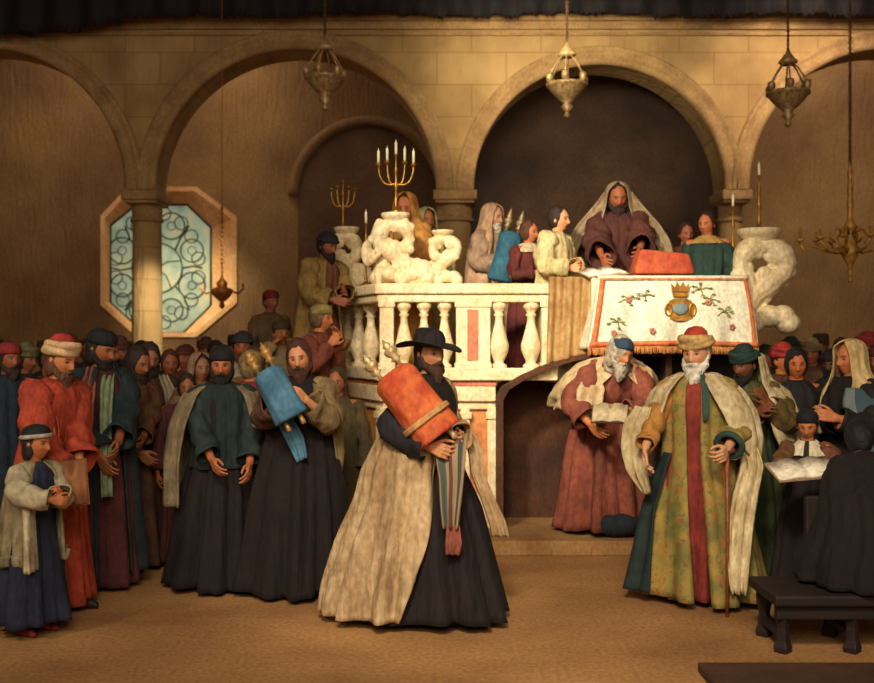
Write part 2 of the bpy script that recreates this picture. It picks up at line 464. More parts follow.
    def shoes(s, m):
        k = s.k
        for i, an in enumerate(s.feet):
            sx = (-1, 1)[i]; z0 = an.z-.075*k
            mb = MB()
            mb.capsule((an.x, an.y+.03*k, z0+.04*k), (an.x+sx*.018*k, an.y-.15*k, z0+.032*k), .04*k, .030*k, 14)
            mb.capsule((an.x+sx*.018*k, an.y-.15*k, z0+.032*k), (an.x+sx*.02*k, an.y-.19*k, z0+.028*k), .036*k, .024*k, 14)
            mb.capsule((an.x, an.y+.02*k, z0+.04*k), (an.x, an.y+.01*k, z0+.1*k), .042*k, .040*k, 14)
            me = remeshed(mb, .01, 1)
            for v in me.vertices:
                if v.co.z < z0+.004: v.co.z = z0+.004
            link_mesh('shoe', me, m, s.root)
    def hair(s, col, long=0., vol=1.):
        m = mat(col, rough=.7, var=.5, scale=30, bump=.6)
        mb = MB(); nz = s.rng.uniform(0, 50)
        def fn(v):
            q = noise.noise(Vector((v.x*40+nz, v.y*40, v.z*14)))*.007
            w = v*(1+q/.1)
            return w
        mb.ball((0, .024, .018), .084*vol, .097*vol, .118*vol, 28, 22, fn)
        if long:
            mb.ball((0, .055, -.06), .075*vol, .05*vol, .08+long, 24, 16, fn)
            for sx in (-1, 1): mb.ball((sx*.068, .015, -.045), .022*vol, .035*vol, .05+long*.5, 14, 12, fn)
        mb.xf(s.HM); me = remeshed(mb, .009*s.hs, 0); link_mesh('hair', me, m, s.root)
    def beard(s, col, length=.1, wide=1.):
        m = mat(col, rough=.8, var=.45, scale=40, bump=.8)
        mb = MB()
        mb.ball((0, -.058, -.098-length*.32), .047*wide, .042, .042+length*.6, 24, 18, lambda v: Vector((v.x*(1-.35*max(0, -v.z/(.04+length*.6))), v.y-.12*max(0, -v.z), v.z)))
        for sx in (-1, 1):
            mb.capsule((sx*.070, -.006, -.015), (sx*.062, -.028, -.07), .013, .02*wide, 8)
            mb.capsule((sx*.062, -.028, -.07), (sx*.03, -.065, -.108), .021*wide, .028, 8)
            mb.capsule((sx*.003, -.103, -.058), (sx*.032, -.082, -.074), .0085, .008, 8)
        mb.xf(s.HM); me = remeshed(mb, .007*s.hs, 1)
        nz = s.rng.uniform(0, 50); iv = s.HM.inverted()
        for v in me.vertices:
            p = iv @ v.co; q = noise.noise(Vector((p.x*90+nz, p.y*90, p.z*22)))
            v.co += v.normal*q*.007*s.hs
        link_mesh('beard', me, m, s.root)
    def hat(s, kind, col, col2=None, tilt=(0, 0)):
        HM = s.HM @ Matrix.Translation((0, .008, .05)) @ Matrix.Rotation(R(tilt[0]), 4, 'X') @ Matrix.Rotation(R(tilt[1]), 4, 'Y')
        m = mat(col, rough=.85, var=.3, scale=14, bump=.4)
        mb = MB()
        if kind == 'cap':
            mb.lathe([(.096, -.012), (.101, .0), (.098, .03), (.085, .058), (.058, .078), (.02, .086), (.002, .087)], n=28)
            o = mb.xf(HM @ Matrix.Diagonal((.92, 1.1, 1, 1))).build('cap', m, s.root)
            if col2:
                b = MB(); b.tube([Vector((.099*math.cos(a)*.92, .099*math.sin(a)*1.1, 0)) for a in np.linspace(0, 2*PI, 30)[:-1]], .016, 8, closed=True)
                b.xf(HM).build('hat_band', mat(col2, var=.3, scale=14), o)
        elif kind == 'tall':
            mb.lathe([(.094, -.01), (.1, .0), (.1, .05), (.097, .1), (.088, .125), (.05, .135), (.002, .137)], n=28)
            o = mb.xf(HM @ Matrix.Diagonal((.92, 1.08, 1, 1))).build('hat', m, s.root)
            if col2:
                b = MB(); b.tube([Vector((.098*math.cos(a)*.92, .098*math.sin(a)*1.1, .005)) for a in np.linspace(0, 2*PI, 30)[:-1]], .024, 8, closed=True)
                b.xf(HM).build('hat_band', mat(col2, var=.3, scale=14), o)
        elif kind == 'turban':
            mb.lathe([(.07, .0), (.082, .04), (.072, .085), (.045, .112), (.002, .12)], n=24)
            o = mb.xf(HM @ Matrix.Diagonal((.95, 1.05, 1, 1))).build('hat_crown', m, s.root)
            mt = mat(col2 or col, var=.3, scale=14, bump=.4)
            b = MB()
            for w in range(5):
                ph = w*1.26
                b.tube([Vector(((.090+.008*math.cos(a*2+ph))*math.cos(a)*.95, (.092+.008*math.cos(a*2+ph))*math.sin(a)*1.12, .010+.021*math.sin(a+ph)+.006*w)) for a in np.linspace(0, 2*PI, 34)[:-1]], .0225, 8, closed=True)
            b.xf(HM); me = remeshed(b, .007*s.hs, 1)
            link_mesh('turban_wrap', me, mt, s.root)
        elif kind == 'brim':
            prof = [(.002, .105), (.06, .105), (.092, .09), (.102, .05), (.1, .012), (.118, .004), (.19, -.001), (.205, .004), (.207, .010), (.19, .010), (.12, .012)]
            prof = [(.002, .1), (.055, .1), (.088, .085), (.102, .05), (.103, .014), (.125, .008), (.19, .008), (.207, .004), (.207, -.004), (.19, -.004), (.1, -.008), (.002, -.008)]
            mb.lathe(prof, n=40)
            mb.v = [(x, y, z+.022*math.sin(2*math.atan2(y, x)+.6)*(max(0, math.hypot(x, y)-.1)/.1)+(.012 if z > .06 else 0)*math.sin(3*math.atan2(y, x))) for x, y, z in mb.v]
            mb.xf(HM @ Matrix.Diagonal((.95, 1.05, 1, 1))).build('hat', m, s.root)
        elif kind == 'hood':
            pass
    def headshawl(s, m, hem=1.0, gapm=None, r=.26, ry=.19, open_=42, name='shawl', folds=(.003, .02), gap=14, back=0.):
        c = s.hc/s.k; # head centre in body units before bend: approximate upright
        dx, dy = c.x, c.y
        if s.lean: dy = -.01
        g = lambda a_: (a_, 360-a_)
        q = s.hs/s.k
        z = 1.62+(.0 if q < 1.02 else .03)
        lv = [(z+.150*q, dx, dy+.02, .012, .012, *g(1)), (z+.143*q, dx, dy+.015, .06*q, .07*q, *g(4)), (z+.105*q, dx, dy+.008, .098*q, .115*q, *g(open_*.75)), (z+.04*q, dx, dy+.005, .108*q, .122*q, *g(open_)),
              (z-.07*q, dx, dy+.01, .118*q, .125*q, *g(open_)), (1.47, 0, .01, .165, .13, *g(open_*.8)), (1.40, 0, 0, .235, .155, *g(open_*.6)), (1.25, 0, 0, r, ry, *g(gap)), (1.05, 0, 0, r+.01, ry+.01, *g(gap)), (hem, 0, back, r+.02, ry+.03, *g(gap))]
        return s.drape(name, lv, m, folds=folds, k=8, full=False, solid=.01)
    def ribbon(s, name, pts, w, m, parent=None, fold=.006, side=None):
        """hanging strip of cloth through points in person space"""
        pts = [Vector(p)*s.k for p in pts]; n = 26; P = np.array([list(p) for p in pts]); T = np.linspace(0, len(pts)-1, n)
        X = np.stack([np.interp(T, range(len(pts)), P[:, c]) for c in range(3)], 1)
        for _ in range(2): X[1:-1] = (X[:-2]+X[1:-1]*2+X[2:])/4
        W = np.interp(T, range(len(pts)), w if hasattr(w, '__len__') else [w]*len(pts))
        sd = Vector(side) if side else Vector((1, 0, 0)); sd.normalize()
        vs = []; fs = []; uv = []; m_ = 12
        for i in range(n):
            t = Vector(X[min(i+1, n-1)]-X[max(i-1, 0)]).normalized(); nn = t.cross(sd)
            nn = nn.normalized() if nn.length > 1e-4 else Vector((0, -1, 0))
            for j in range(m_+1):
                u = j/m_-.5
                vs.append(Vector(X[i])+sd*u*W[i]+nn*(fold*math.sin(u*14+i*.08)+fold*.5*math.sin(u*31+1))); uv.append((j/m_, i/(n-1)))
        for i in range(n-1):
            for j in range(m_):
                a = i*(m_+1)+j; fs.append((a, a+1, a+m_+2, a+m_+1))
        mb = MB(); mb.add(vs, fs); mb.uv = uv
        return mb.build(name, m, parent or s.root, fix=False, solid=.008)

def struct(o): o['kind'] = 'structure'; return o
#@@SCENE@@
# ================================================================== THE SETTING
STONE = mat('c4a068', rough=.9, var=.22, second='9a784a', scale=1.6, bump=.25, detail=8)
STONE_D = mat('75583a', rough=.95, var=.3, second='523c28', scale=1.3, bump=.3, detail=8)
def brickify():
    m = STONE; nt = m.node_tree; n = nt.nodes; l = nt.links; b = n['Principled BSDF']
    cr = [x for x in n if x.type == 'VALTORGB'][0]; tc = [x for x in n if x.type == 'TEX_COORD'][0]
    mp = n.new('ShaderNodeMapping'); mp.inputs['Rotation'].default_value = (PI/2, 0, 0); l.new(tc.outputs['Object'], mp.inputs[0])
    br = n.new('ShaderNodeTexBrick'); br.inputs['Scale'].default_value = 1.; br.inputs['Brick Width'].default_value = .9; br.inputs['Row Height'].default_value = .42
    br.inputs['Mortar Size'].default_value = .012; br.inputs['Mortar Smooth'].default_value = .6
    br.inputs['Color1'].default_value = (1, 1, 1, 1); br.inputs['Color2'].default_value = (.86, .84, .8, 1); br.inputs['Mortar'].default_value = (.62, .56, .5, 1)
    l.new(mp.outputs[0], br.inputs['Vector'])
    mx = n.new('ShaderNodeMix'); mx.data_type = 'RGBA'; mx.blend_type = 'MULTIPLY'; mx.inputs[0].default_value = .8
    l.new(cr.outputs[0], mx.inputs[6]); l.new(br.outputs['Color'], mx.inputs[7]); l.new(mx.outputs[2], b.inputs['Base Color'])
brickify()
FLOOR = mat('b88a54', rough=.75, second='8c623a', scale=.9, bump=.15, detail=10, stretch=(1, 1.3, 1))
struct(MB().box(-7.5, 8, -1, 18, -.12, 0).build('floor', FLOOR, smooth=False))
struct(MB().box(-7.5, 8, 2, 18, 8.5, 8.62).build('ceiling', STONE_D, smooth=False))
struct(MB().box(-7.62, -7.5, 0, 18, 0, 8.6).build('wall_left', STONE_D, smooth=False))
struct(MB().box(8, 8.12, 0, 18, 0, 8.6).build('wall_right', STONE_D, smooth=False))

AY = 13.; AT = .55
ZS = ZZ(190, AY)
bays = [(-158, 127), (155, 437), (473, 725), (747, 1030)]
bx = [(XX(a, AY), XX(b, AY)) for a, b in bays]
def arcade():
    pts = [(-7.5, 0.)]
    first = True
    for i, (a, b) in enumerate(bx):
        if i == 0: pts += [(a, 0.)]
        c = (a+b)/2; r = (b-a)/2
        for k in range(41):
            t = PI*k/40; pts.append((c-r*math.cos(t), ZS+r*math.sin(t)))
        if i == len(bx)-1: pts += [(b, 0.), (8, 0.)]
    mb = MB(); n = len(pts); top = 8.5
    vs = []
    for (x, z) in pts: vs += [(x, AY, z), (x, AY+AT, z), (x, AY, top), (x, AY+AT, top)]
    fs = []
    for i in range(n-1):
        a = i*4; b = a+4
        if abs(pts[i][0]-pts[i+1][0]) > 1e-6: fs += [(a, b, b+2, a+2), (a+1, a+3, b+3, b+1)]
        fs.append((a, a+1, b+1, b))
    mb.add(vs, fs); return mb.build('wall_arcade', STONE, smooth=False)
struct(arcade())
ARCH = mat('b8935e', rough=.85, second='957048', scale=3, bump=.2)
ti = 1
for (a, b) in bx:
    c = (a+b)/2; r = (b-a)/2; prof = [(r-.01, AY+.02), (r-.01, AY-.07), (r+.05, AY-.09), (r+.08, AY-.06), (r+.15, AY-.06), (r+.18, AY-.10), (r+.215, AY-.09), (r+.225, AY+.02)]
    mb = MB(); vs = []; fs = []; m = len(prof); N = 56
    for k in range(N+1):
        t = PI*k/N
        for (q, y) in prof: vs.append((c-q*math.cos(t), y, ZS+q*math.sin(t)))
    for k in range(N):
        for j in range(m-1): fs.append((k*m+j, k*m+j+1, (k+1)*m+j+1, (k+1)*m+j))
    mb.add(vs, fs); struct(mb.build('trim_%d' % ti, ARCH)); ti += 1
# moulding along the top of the arcade
mb = MB(); z = ZZ(47, AY)
mb.box(-7.5, 8, AY-.04, AY+.0, ZZ(36, AY), ZZ(33, AY)); mb.box(-7.5, 8, AY-.09, AY, ZZ(22, AY), ZZ(14, AY)); mb.box(-7.5, 8, AY-.05, AY, ZZ(30, AY), ZZ(22, AY))
struct(mb.build('trim_%d' % ti, ARCH, bevel=.01)); ti += 1
# dark fringed hanging along the top
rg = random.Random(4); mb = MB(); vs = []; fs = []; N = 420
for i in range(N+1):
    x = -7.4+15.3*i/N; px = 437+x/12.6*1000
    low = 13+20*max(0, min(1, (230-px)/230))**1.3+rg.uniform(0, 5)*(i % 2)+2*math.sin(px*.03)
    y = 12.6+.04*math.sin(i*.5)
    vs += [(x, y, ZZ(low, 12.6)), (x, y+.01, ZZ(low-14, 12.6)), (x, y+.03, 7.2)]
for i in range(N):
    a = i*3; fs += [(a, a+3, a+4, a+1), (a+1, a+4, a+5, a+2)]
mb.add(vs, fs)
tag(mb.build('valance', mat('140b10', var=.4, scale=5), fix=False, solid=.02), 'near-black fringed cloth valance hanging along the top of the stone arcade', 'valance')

def column(px, r, label, z0=0, lit=STONE):
    X = XX(px, AY); root = empty('column', (X, AY+AT/2, 0), 0, label, 'column', 'stone columns of the arcade')
    mb = MB(); t = ZS
    mb.lathe([(r, .3), (r*1.0, 1.6), (r*.97, 2.6), (r*.93, t-.42), (r*.93, t-.36)], n=32)
    mb.build('shaft', lit, root)
    mb = MB(); mb.lathe([(r*1.5, 0), (r*1.5, .12), (r*1.35, .15), (r*1.4, .2), (r*1.15, .26), (r, .32)], n=32); mb.build('base', lit, root)
    mb = MB(); mb.lathe([(r*.93, t-.40), (r*1.08, t-.385), (r*1.08, t-.35), (r*.97, t-.33), (r*1.0, t-.2), (r*1.15, t-.12)], n=32)
    w = max(r*1.2, .19); mb.box(-w, w, -AT/2-.08, AT/2+.05, t-.13, t-.005); mb.box(-w*.9, w*.9, -AT/2-.04, AT/2, t-.17, t-.12)
    mb.build('capital', ARCH, root, bevel=.01)
    return root
column(141, .20, 'round stone column in front of the octagonal window')
column(455, .235, 'banded stone column rising behind the marble pulpit ornament, left of the dark central arch')
column(736, .16, 'slender grey stone column at right side of the dark central arch')

# back wall with the octagonal opening
WY = 16.5
def octo(pts): return [(XX(x, WY), ZZ(y, WY)) for x, y in pts]
O_out = octo([(128, 187), (197, 187), (237, 217), (237, 303), (197, 337), (137, 337), (101, 305), (101, 216)])
O_in = octo([(132, 203), (184, 203), (208, 226), (208, 305), (180, 333), (140, 333), (106, 302), (106, 224)])
mb = MB(); corners = [(-7.5, 8.5), (8, 8.5), (8, 0), (-7.5, 0)]
ov = [(x, WY, z) for x, z in O_out]
cv = [(x, WY, z) for x, z in corners]
mb.add(ov+cv, [(0, 1, 9, 8), (1, 2, 9), (2, 3, 10, 9), (3, 4, 10), (4, 5, 11, 10), (5, 6, 11), (6, 7, 8, 11), (7, 0, 8)])
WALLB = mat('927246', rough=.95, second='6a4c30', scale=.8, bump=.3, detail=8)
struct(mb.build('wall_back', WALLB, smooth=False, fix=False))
win = empty('window_1', (0, 0, 0)); win['kind'] = 'structure'
mb = MB(); GY = WY+.22
a = [(x, WY-.03, z) for x, z in O_out]; b = [(x, WY+.005, z) for x, z in O_out]
c = [(x, GY, z) for x, z in O_in]
sc_ = lambda P, q: [(P[i][0]+(sum(p[0] for p in P)/8-P[i][0])*q, P[i][1]) for i in range(8)]
a2 = [(x+(XX(168, WY)-x)*.06, WY-.03, z+(ZZ(262, WY)-z)*.06) for x, z in O_out]
vs = b+a+a2+c
fs = []
for ring in range(3):
    for i in range(8):
        j = (i+1) % 8; fs.append((ring*8+i, ring*8+j, ring*8+8+j, ring*8+8+i))
mb.add(vs, fs); mb.build('window_frame', mat('ecbc84', rough=.8, second='d8a066', scale=3, bump=.15), win, smooth=False, fix=False)  # pale frame colour carries part of the sunlight on the sill
gm = bpy.data.materials.new('window_glass'); gm.use_nodes = True
n = gm.node_tree.nodes; l = gm.node_tree.links; b_ = n['Principled BSDF']
tc = n.new('ShaderNodeTexCoord'); vo = n.new('ShaderNodeTexNoise'); vo.inputs['Scale'].default_value = 3.2; vo.inputs['Detail'].default_value = 5
l.new(tc.outputs['Object'], vo.inputs['Vector']); cr = n.new('ShaderNodeValToRGB')
cr.color_ramp.elements[0].position = .35; cr.color_ramp.elements[1].position = .65
cr.color_ramp.elements[0].color = (*lin('7c8a74'), 1); cr.color_ramp.elements[1].color = (*lin('b0ae88'), 1)
e = cr.color_ramp.elements.new(.5); e.color = (*lin('94a48c'), 1)
l.new(vo.outputs['Fac'], cr.inputs['Fac']); l.new(cr.outputs[0], b_.inputs['Base Color']); l.new(cr.outputs[0], b_.inputs['Emission Color'])
b_.inputs['Emission Strength'].default_value = .5; b_.inputs['Roughness'].default_value = .25  # pane emits to stand in for daylight behind it
mb = MB(); mb.add([(x, GY+.01, z) for x, z in O_in], [tuple(range(8))]); mb.build('window_glass', gm, win, smooth=False)
LEAD = mat('39453a', rough=.6, var=.2)
cx, cz = XX(157, WY), ZZ(268, WY); u = .0165
mb = MB()
def ring(x, z, r, t=.014):
    mb.tube([(x+r*math.cos(q), GY, z+r*math.sin(q)) for q in np.linspace(0, 2*PI, 33)[:-1]], t, 6, closed=True)
S = [(XX(x, GY)-.0, ZZ(y, GY)) for x, y in [(157, 268)]][0]
cx, cz = S
ring(cx, cz, .42)
for k in range(8):
    q = PI/8+k*PI/4; q2 = k*PI/4
    ring(cx+.63*math.cos(q), cz+.76*math.sin(q), .22 if k % 2 else .19, .013)
    ring(cx+.63*math.cos(q), cz+.76*math.sin(q), .07, .007)
    mb.tube([(cx+.42*math.cos(q2), GY, cz+.42*math.sin(q2)), (cx+.60*math.cos(q2+.05), GY, cz+.70*math.sin(q2+.05)), (cx+.76*math.cos(q2), GY, cz+1.0*math.sin(q2))], .015, 6)
    for dq in (-.17, .17):
        ring(cx+.70*math.cos(q2+dq), cz+.92*math.sin(q2+dq), .11, .010)
for k in range(5):
    q = k*1.256+.3; mb.tube([(cx, GY, cz), (cx+.2*math.cos(q+.25), GY, cz+.2*math.sin(q+.25)), (cx+.42*math.cos(q), GY, cz+.42*math.sin(q))], .010, 6)
for k in range(8):
    (x0, z0), (x1, z1) = O_in[k], O_in[(k+1) % 8]; mb.tube([(x0, GY-.005, z0), (x1, GY-.005, z1)], .022, 6)
mb.build('lead_tracery', LEAD, win)

# apse behind the central arch
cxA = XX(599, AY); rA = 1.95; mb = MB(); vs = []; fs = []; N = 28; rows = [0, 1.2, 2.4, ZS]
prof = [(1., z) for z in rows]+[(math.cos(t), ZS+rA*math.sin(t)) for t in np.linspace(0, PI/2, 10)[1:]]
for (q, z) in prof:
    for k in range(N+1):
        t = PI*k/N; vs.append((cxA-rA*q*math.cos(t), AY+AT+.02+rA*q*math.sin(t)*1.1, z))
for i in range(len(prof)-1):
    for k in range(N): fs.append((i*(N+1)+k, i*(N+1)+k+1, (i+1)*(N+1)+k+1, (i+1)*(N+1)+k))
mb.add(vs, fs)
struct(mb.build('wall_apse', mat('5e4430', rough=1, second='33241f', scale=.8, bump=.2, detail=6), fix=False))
# blind arch on the back wall seen through the left bay
c = XX(368, WY); r = 1.15; zz = ZZ(196, WY)
mb = MB(); P2 = [(c-r, 0)]+[(c-r*math.cos(t), zz+r*math.sin(t)) for t in np.linspace(0, PI, 25)]+[(c+r, 0)]
mb.add([(x, WY-.02, z) for x, z in P2], [tuple(range(len(P2)))])
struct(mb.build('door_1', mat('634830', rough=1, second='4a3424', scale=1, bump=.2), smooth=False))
mb = MB(); mb.tube([(c-(r+.08)*math.cos(t), WY-.03, zz+(r+.08)*math.sin(t)) for t in np.linspace(0, PI, 25)], .09, 8)
struct(mb.build('trim_%d' % ti, WALLB)); ti += 1

# ================================================================== THE PULPIT
MARB = mat('efdcb4', rough=.55, second='dcc08e', scale=3.5, bump=.1)
AMBER = mat('d08a48', rough=.5, second='b5693a', scale=5, bump=.05)
ROSE = mat('cf7c56', rough=.5, second='b9603f', scale=5, bump=.05)
DARK = mat('2c1b18', rough=.9, second='1b1112', scale=3, bump=.2)
BY = 8.5; FZ = 1.33
P0 = Vector((-1.02, 9.7)); P1 = Vector((-.46, 8.5)); P2_ = Vector((1.02, 8.5))
pul = empty('pulpit', (1.0, 9.6, 0), 0, 'large white and amber marble reading pulpit with balustrade, raised in the middle of the hall', 'pulpit')
pul.location = (0, 0, 0)
mb = MB()
mb.prism([(-1.0, 9.72), (-.44, 8.56), (.50, 8.56), (.50, 9.05), (1.97, 9.05), (1.97, 8.6), (2.72, 8.6), (2.95, 9.6), (2.95, 11.4), (-1.0, 11.4)], .1, 1.2)
mb.build('pedestal', AMBER, pul, smooth=False)
mb = MB(); mb.prism([(-1.06, 9.70), (-.48, 8.48), (.50, 8.48), (.50, 9.05), (1.97, 9.05), (1.97, 8.52), (2.76, 8.52), (3.0, 9.6), (3.0, 11.45), (-1.06, 11.45)], 1.19, FZ)
mb.prism([(-1.03, 9.72), (-.46, 8.52), (.50, 8.52), (.50, 9.05), (1.97, 9.05), (1.97, 8.55), (2.74, 8.55), (2.95, 9.6), (2.95, 11.45), (-1.03, 11.45)], 1.12, 1.20)
mb.build('floor_slab', MARB, pul, smooth=False, bevel=.012)
mb = MB(); mb.prism([(-1.04, 9.68), (-.475, 8.47), (.50, 8.47), (.50, 8.5), (-.45, 8.5), (-1.0, 9.7)], 1.325, 1.375); mb.build('rose_band', ROSE, pul, smooth=False)
# base plinth + pilasters
mb = MB()
mb.prism([(-1.08, 9.7), (-.50, 8.44), (.52, 8.44), (.52, 8.7), (-.3, 8.7), (-.9, 9.9)], .12, .34)
mb.prism([(-1.05, 9.7), (-.47, 8.50), (.51, 8.50), (.51, 8.7), (-.3, 8.7), (-.9, 9.9)], .34, .4)
mb.build('plinth', MARB, pul, smooth=False, bevel=.012)
def pil(x0, x1, y):
    b = MB(); b.box(x0, x1, y-.05, y+.02, .38, 1.14); b.box(x0-.015, x1+.015, y-.065, y+.02, 1.04, 1.10); b.box(x0-.012, x1+.012, y-.06, y+.02, .38, .44)
    b.build('pilaster', MARB, pul, smooth=False, bevel=.006)
for x0, x1 in ((-.47, -.36), (-.1, -.02), (.20, .28), (.43, .51)): pil(x0, x1, 8.56)
dirL = (P0-P1).normalized(); angL = math.atan2(dirL.y, dirL.x)
for t in (.06, .5, .95):
    q = P1+(P0-P1)*t
    b = MB(); b.box(-.05, .05, -.04, .05, .38, 1.14); b.box(-.065, .065, -.055, .05, 1.04, 1.10)
    b.xf(Matrix.Translation((q.x+.02, q.y+.03, 0)) @ Matrix.Rotation(angL+PI, 4, 'Z')); b.build('pilaster', MARB, pul, smooth=False, bevel=.006)
# balustrade
RZ0, RZ1 = 2.04, 2.19
mb = MB()
mb.prism([(-1.10, 9.72), (-.52, 8.40), (1.04, 8.40), (1.04, 8.62), (-.38, 8.62), (-.94, 9.80)], 2.10, RZ1)
mb.prism([(-1.07, 9.72), (-.50, 8.43), (1.02, 8.43), (1.02, 8.59), (-.40, 8.59), (-.96, 9.78)], 2.03, 2.10)
mb.build('top_rail', MARB, pul, smooth=False, bevel=.015)
mb = MB(); mb.prism([(-1.07, 9.72), (-.50, 8.43), (1.02, 8.43), (1.02, 8.6), (-.40, 8.6), (-.96, 9.78)], 1.37, 1.475)
mb.build('bottom_rail', MARB, pul, smooth=False, bevel=.012)
def prof_bal(w=1.): return [(.05*w, 1.46), (.062*w, 1.475), (.062*w, 1.50), (.035*w, 1.52), (.045*w, 1.545), (.075*w, 1.62), (.078*w, 1.67), (.055*w, 1.76), (.032*w, 1.86), (.03*w, 1.91), (.045*w, 1.925), (.03*w, 1.945), (.05*w, 1.975), (.062*w, 1.99), (.062*w, 2.035)]
def bal(x, y, w=1.): b = MB(); b.lathe(prof_bal(w), (x, y, 0), 20); b.build('baluster', MARB, pul)
for px in (404, 424, 444.5): bal(XX(px, BY), 8.51)
for px in (499, 531): bal(XX(px, BY), 8.51, 1.1)
for t in (.32, .55, .78):
    q = P1+(P0-P1)*t; bal(q.x+.05, q.y+.03, 1.1)
def post(x0, x1, y0, y1, inset=None):
    b = MB(); b.box(x0, x1, y0, y1, 1.46, 2.05); b.box(x0-.012, x1+.012, y0-.012, y1+.012, 1.46, 1.52); b.box(x0-.012, x1+.012, y0-.012, y1+.012, 1.99, 2.05)
    o = b.build('post', MARB, pul, smooth=False, bevel=.006)
    if inset:
        c = MB().box(inset[0], inset[1], y0-.008, y0+.02, 1.54, 1.97); c.build('inset_panel', ROSE, o, smooth=False)
post(XX(380, BY), XX(394, BY), 8.44, 8.6)
post(XX(456, BY), XX(490, BY), 8.44, 8.6, (XX(467, BY), XX(478, BY)))
post(XX(541, BY), XX(556, BY), 8.44, 8.6)
b = MB(); b.box(-.07, .07, -.07, .07, 1.46, 2.05); b.xf(Matrix.Translation((P0.x+.05, P0.y, 0)) @ Matrix.Rotation(angL, 4, 'Z')); b.build('post', MARB, pul, smooth=False)
# stairs behind, left side of the pulpit
st = MB()
for i in range(6):
    y0 = 7.95+.25*i; y1 = y0+.25 if i < 5 else 9.7; fx = lambda y: min(-.56, -.50-.467*(y-8.44))-.12
    st.prism([(-1.34, y0), (fx(y0), y0), (fx(y1), y1), (-1.34, y1)], 0 if i else .125, .21*(i+1) if i < 5 else 1.19)
tag(st.build('staircase', mat('9c7a4c', second='74562f', scale=3), smooth=False, bevel=.01), 'short marble stair climbing the left flank of the pulpit, mostly hidden by the crowd', 'stairs')
struct(MB().prism([(-1.35, 9.6), (-1.35, 7.92), (2.9, 7.92), (3.3, 9.6), (3.3, 11.6), (-1.05, 11.6)], 0, .12).build('trim_%d' % ti, mat('b08850', second='8a6038', scale=2, bump=.2), smooth=False, bevel=.01)); ti += 1

# dark arched niche under the desk
oc = [(497, 538), (497, 398), (503, 387), (520, 376), (545, 365), (570, 357), (600, 351.5), (640, 350), (672, 352), (672, 538)]
NY = 8.32
op = [(XX(x, NY), max(.12, ZZ(y, NY))) for x, y in oc]
mb = MB(); n_ = len(op); cc = (1.25, .9)
inn = [(x+(cc[0]-x)*.07, z+(cc[1]-z)*.06 if z > .13 else z) for x, z in op]
vs = [(x, NY, z) for x, z in op]+[(x, NY, z) for x, z in inn]+[(x, 8.98, z) for x, z in inn]+[(x, 9.03, z) for x, z in op]
fs = []
for i in range(n_-1):
    fs += [(i, i+1, n_+i+1, n_+i), (n_+i, n_+i+1, 2*n_+i+1, 2*n_+i), (3*n_+i, 3*n_+i+1, i+1, i)]
fs.append(tuple(range(2*n_, 3*n_)))
mb.add(vs, fs)
nb_ = mb.build('niche', mat('5e3820', rough=.95, second='351d12', scale=2.2, bump=.3), smooth=False)
tag(nb_, 'dark brown arched wooden niche under the reading desk, behind the stooping man', 'niche')

# reading desk
dk = empty('reading_desk', (0, 0, 0), 0, 'reading desk projecting from the pulpit under the embroidered white cloth', 'desk')
MB().box(1.27, 2.60, 8.22, 8.85, 1.72, 2.225).build('desk_box', MARB, dk, smooth=False)
MB().box(2.02, 2.55, 8.55, 8.85, 1.34, 1.72).build('pedestal', DARK, dk, smooth=False)
# embroidered cloth
CY = 8.15
WHITE = mat('f0e6cc', rough=.7, second='dcdcc4', scale=6, bump=.25)
def cloth_grid(pts_fn, nu, nv, name, m, parent=None, solid=.008):
    vs = []; fs = []
    for j in range(nv+1):
        for i in range(nu+1): vs.append(pts_fn(i/nu, j/nv))
    for j in range(nv):
        for i in range(nu):
            a = j*(nu+1)+i; fs.append((a, a+1, a+nu+2, a+nu+1))
    mb = MB(); mb.add(vs, fs); return mb.build(name, m, parent, fix=False, solid=solid)
def cf(u, v):
    if v < .35:
        t = v/.35; y = 8.9-(8.9-CY)*t; z = 2.243; lx, rx = 1.30, 2.56
        x = lx+(rx-lx)*u; return (x, y, z-.015*max(0, t-.9)/.1)
    t = (v-.35)/.65
    lx = XX(599-12*t, CY); rx = XX(746+10*t, CY)
    x = lx+(rx-lx)*u
    y = CY-.02-.03*t-.025*t*math.sin(u*19+.6)-.012*math.sin(u*41+2*t)*t-.03*math.sin(t*PI)
    z = 2.225-(2.225-ZZ(349, CY))*t+.015*math.sin(u*PI)*t
    return (x, y, z)
ec = empty('embroidered_cloth', (0, 0, 0), 0, 'white silk desk cloth with a gold crown emblem, flower sprigs and an orange red border', 'cloth')
cloth_grid(cf, 60, 40, 'cloth', WHITE, ec)
def sidef(u, v):   # right flank
    t = v; x0, y0, z0 = cf(1, .35+.65*t); return (x0+.18*u*t+.0*u, y0+.62*u, z0+.0*u-.03*u*t)
cloth_grid(sidef, 14, 20, 'side_drop', WHITE, ec)
def sidel(u, v):
    t = v; x0, y0, z0 = cf(0, .35+.65*t); return (x0-.05*u*t+.012*math.sin(u*9)*t, y0+.62*u, z0)
cloth_grid(sidel, 14, 20, 'side_drop', WHITE, ec)
RED = mat('c8552c', rough=.8, second='d98248', scale=20, bump=.3)
def strip(fn, w, name, m, N=40, off=-.012):
    vs = []; fs = []
    for i in range(N+1):
        (x0, y0, z0), (x1, y1, z1) = fn(i/N, 0), fn(i/N, 1)
        vs += [(x0, y0+off, z0), (x1, y1+off, z1)]
    for i in range(N): fs.append((2*i, 2*i+2, 2*i+3, 2*i+1))
    mb = MB(); mb.add(vs, fs); return mb.build(name, m, ec, fix=False, solid=.006)
strip(lambda s, e: cf(s, .985-.045*e), 0, 'border', RED)
strip(lambda s, e: cf(.005+.035*e, .36+.62*s), 0, 'border', RED)
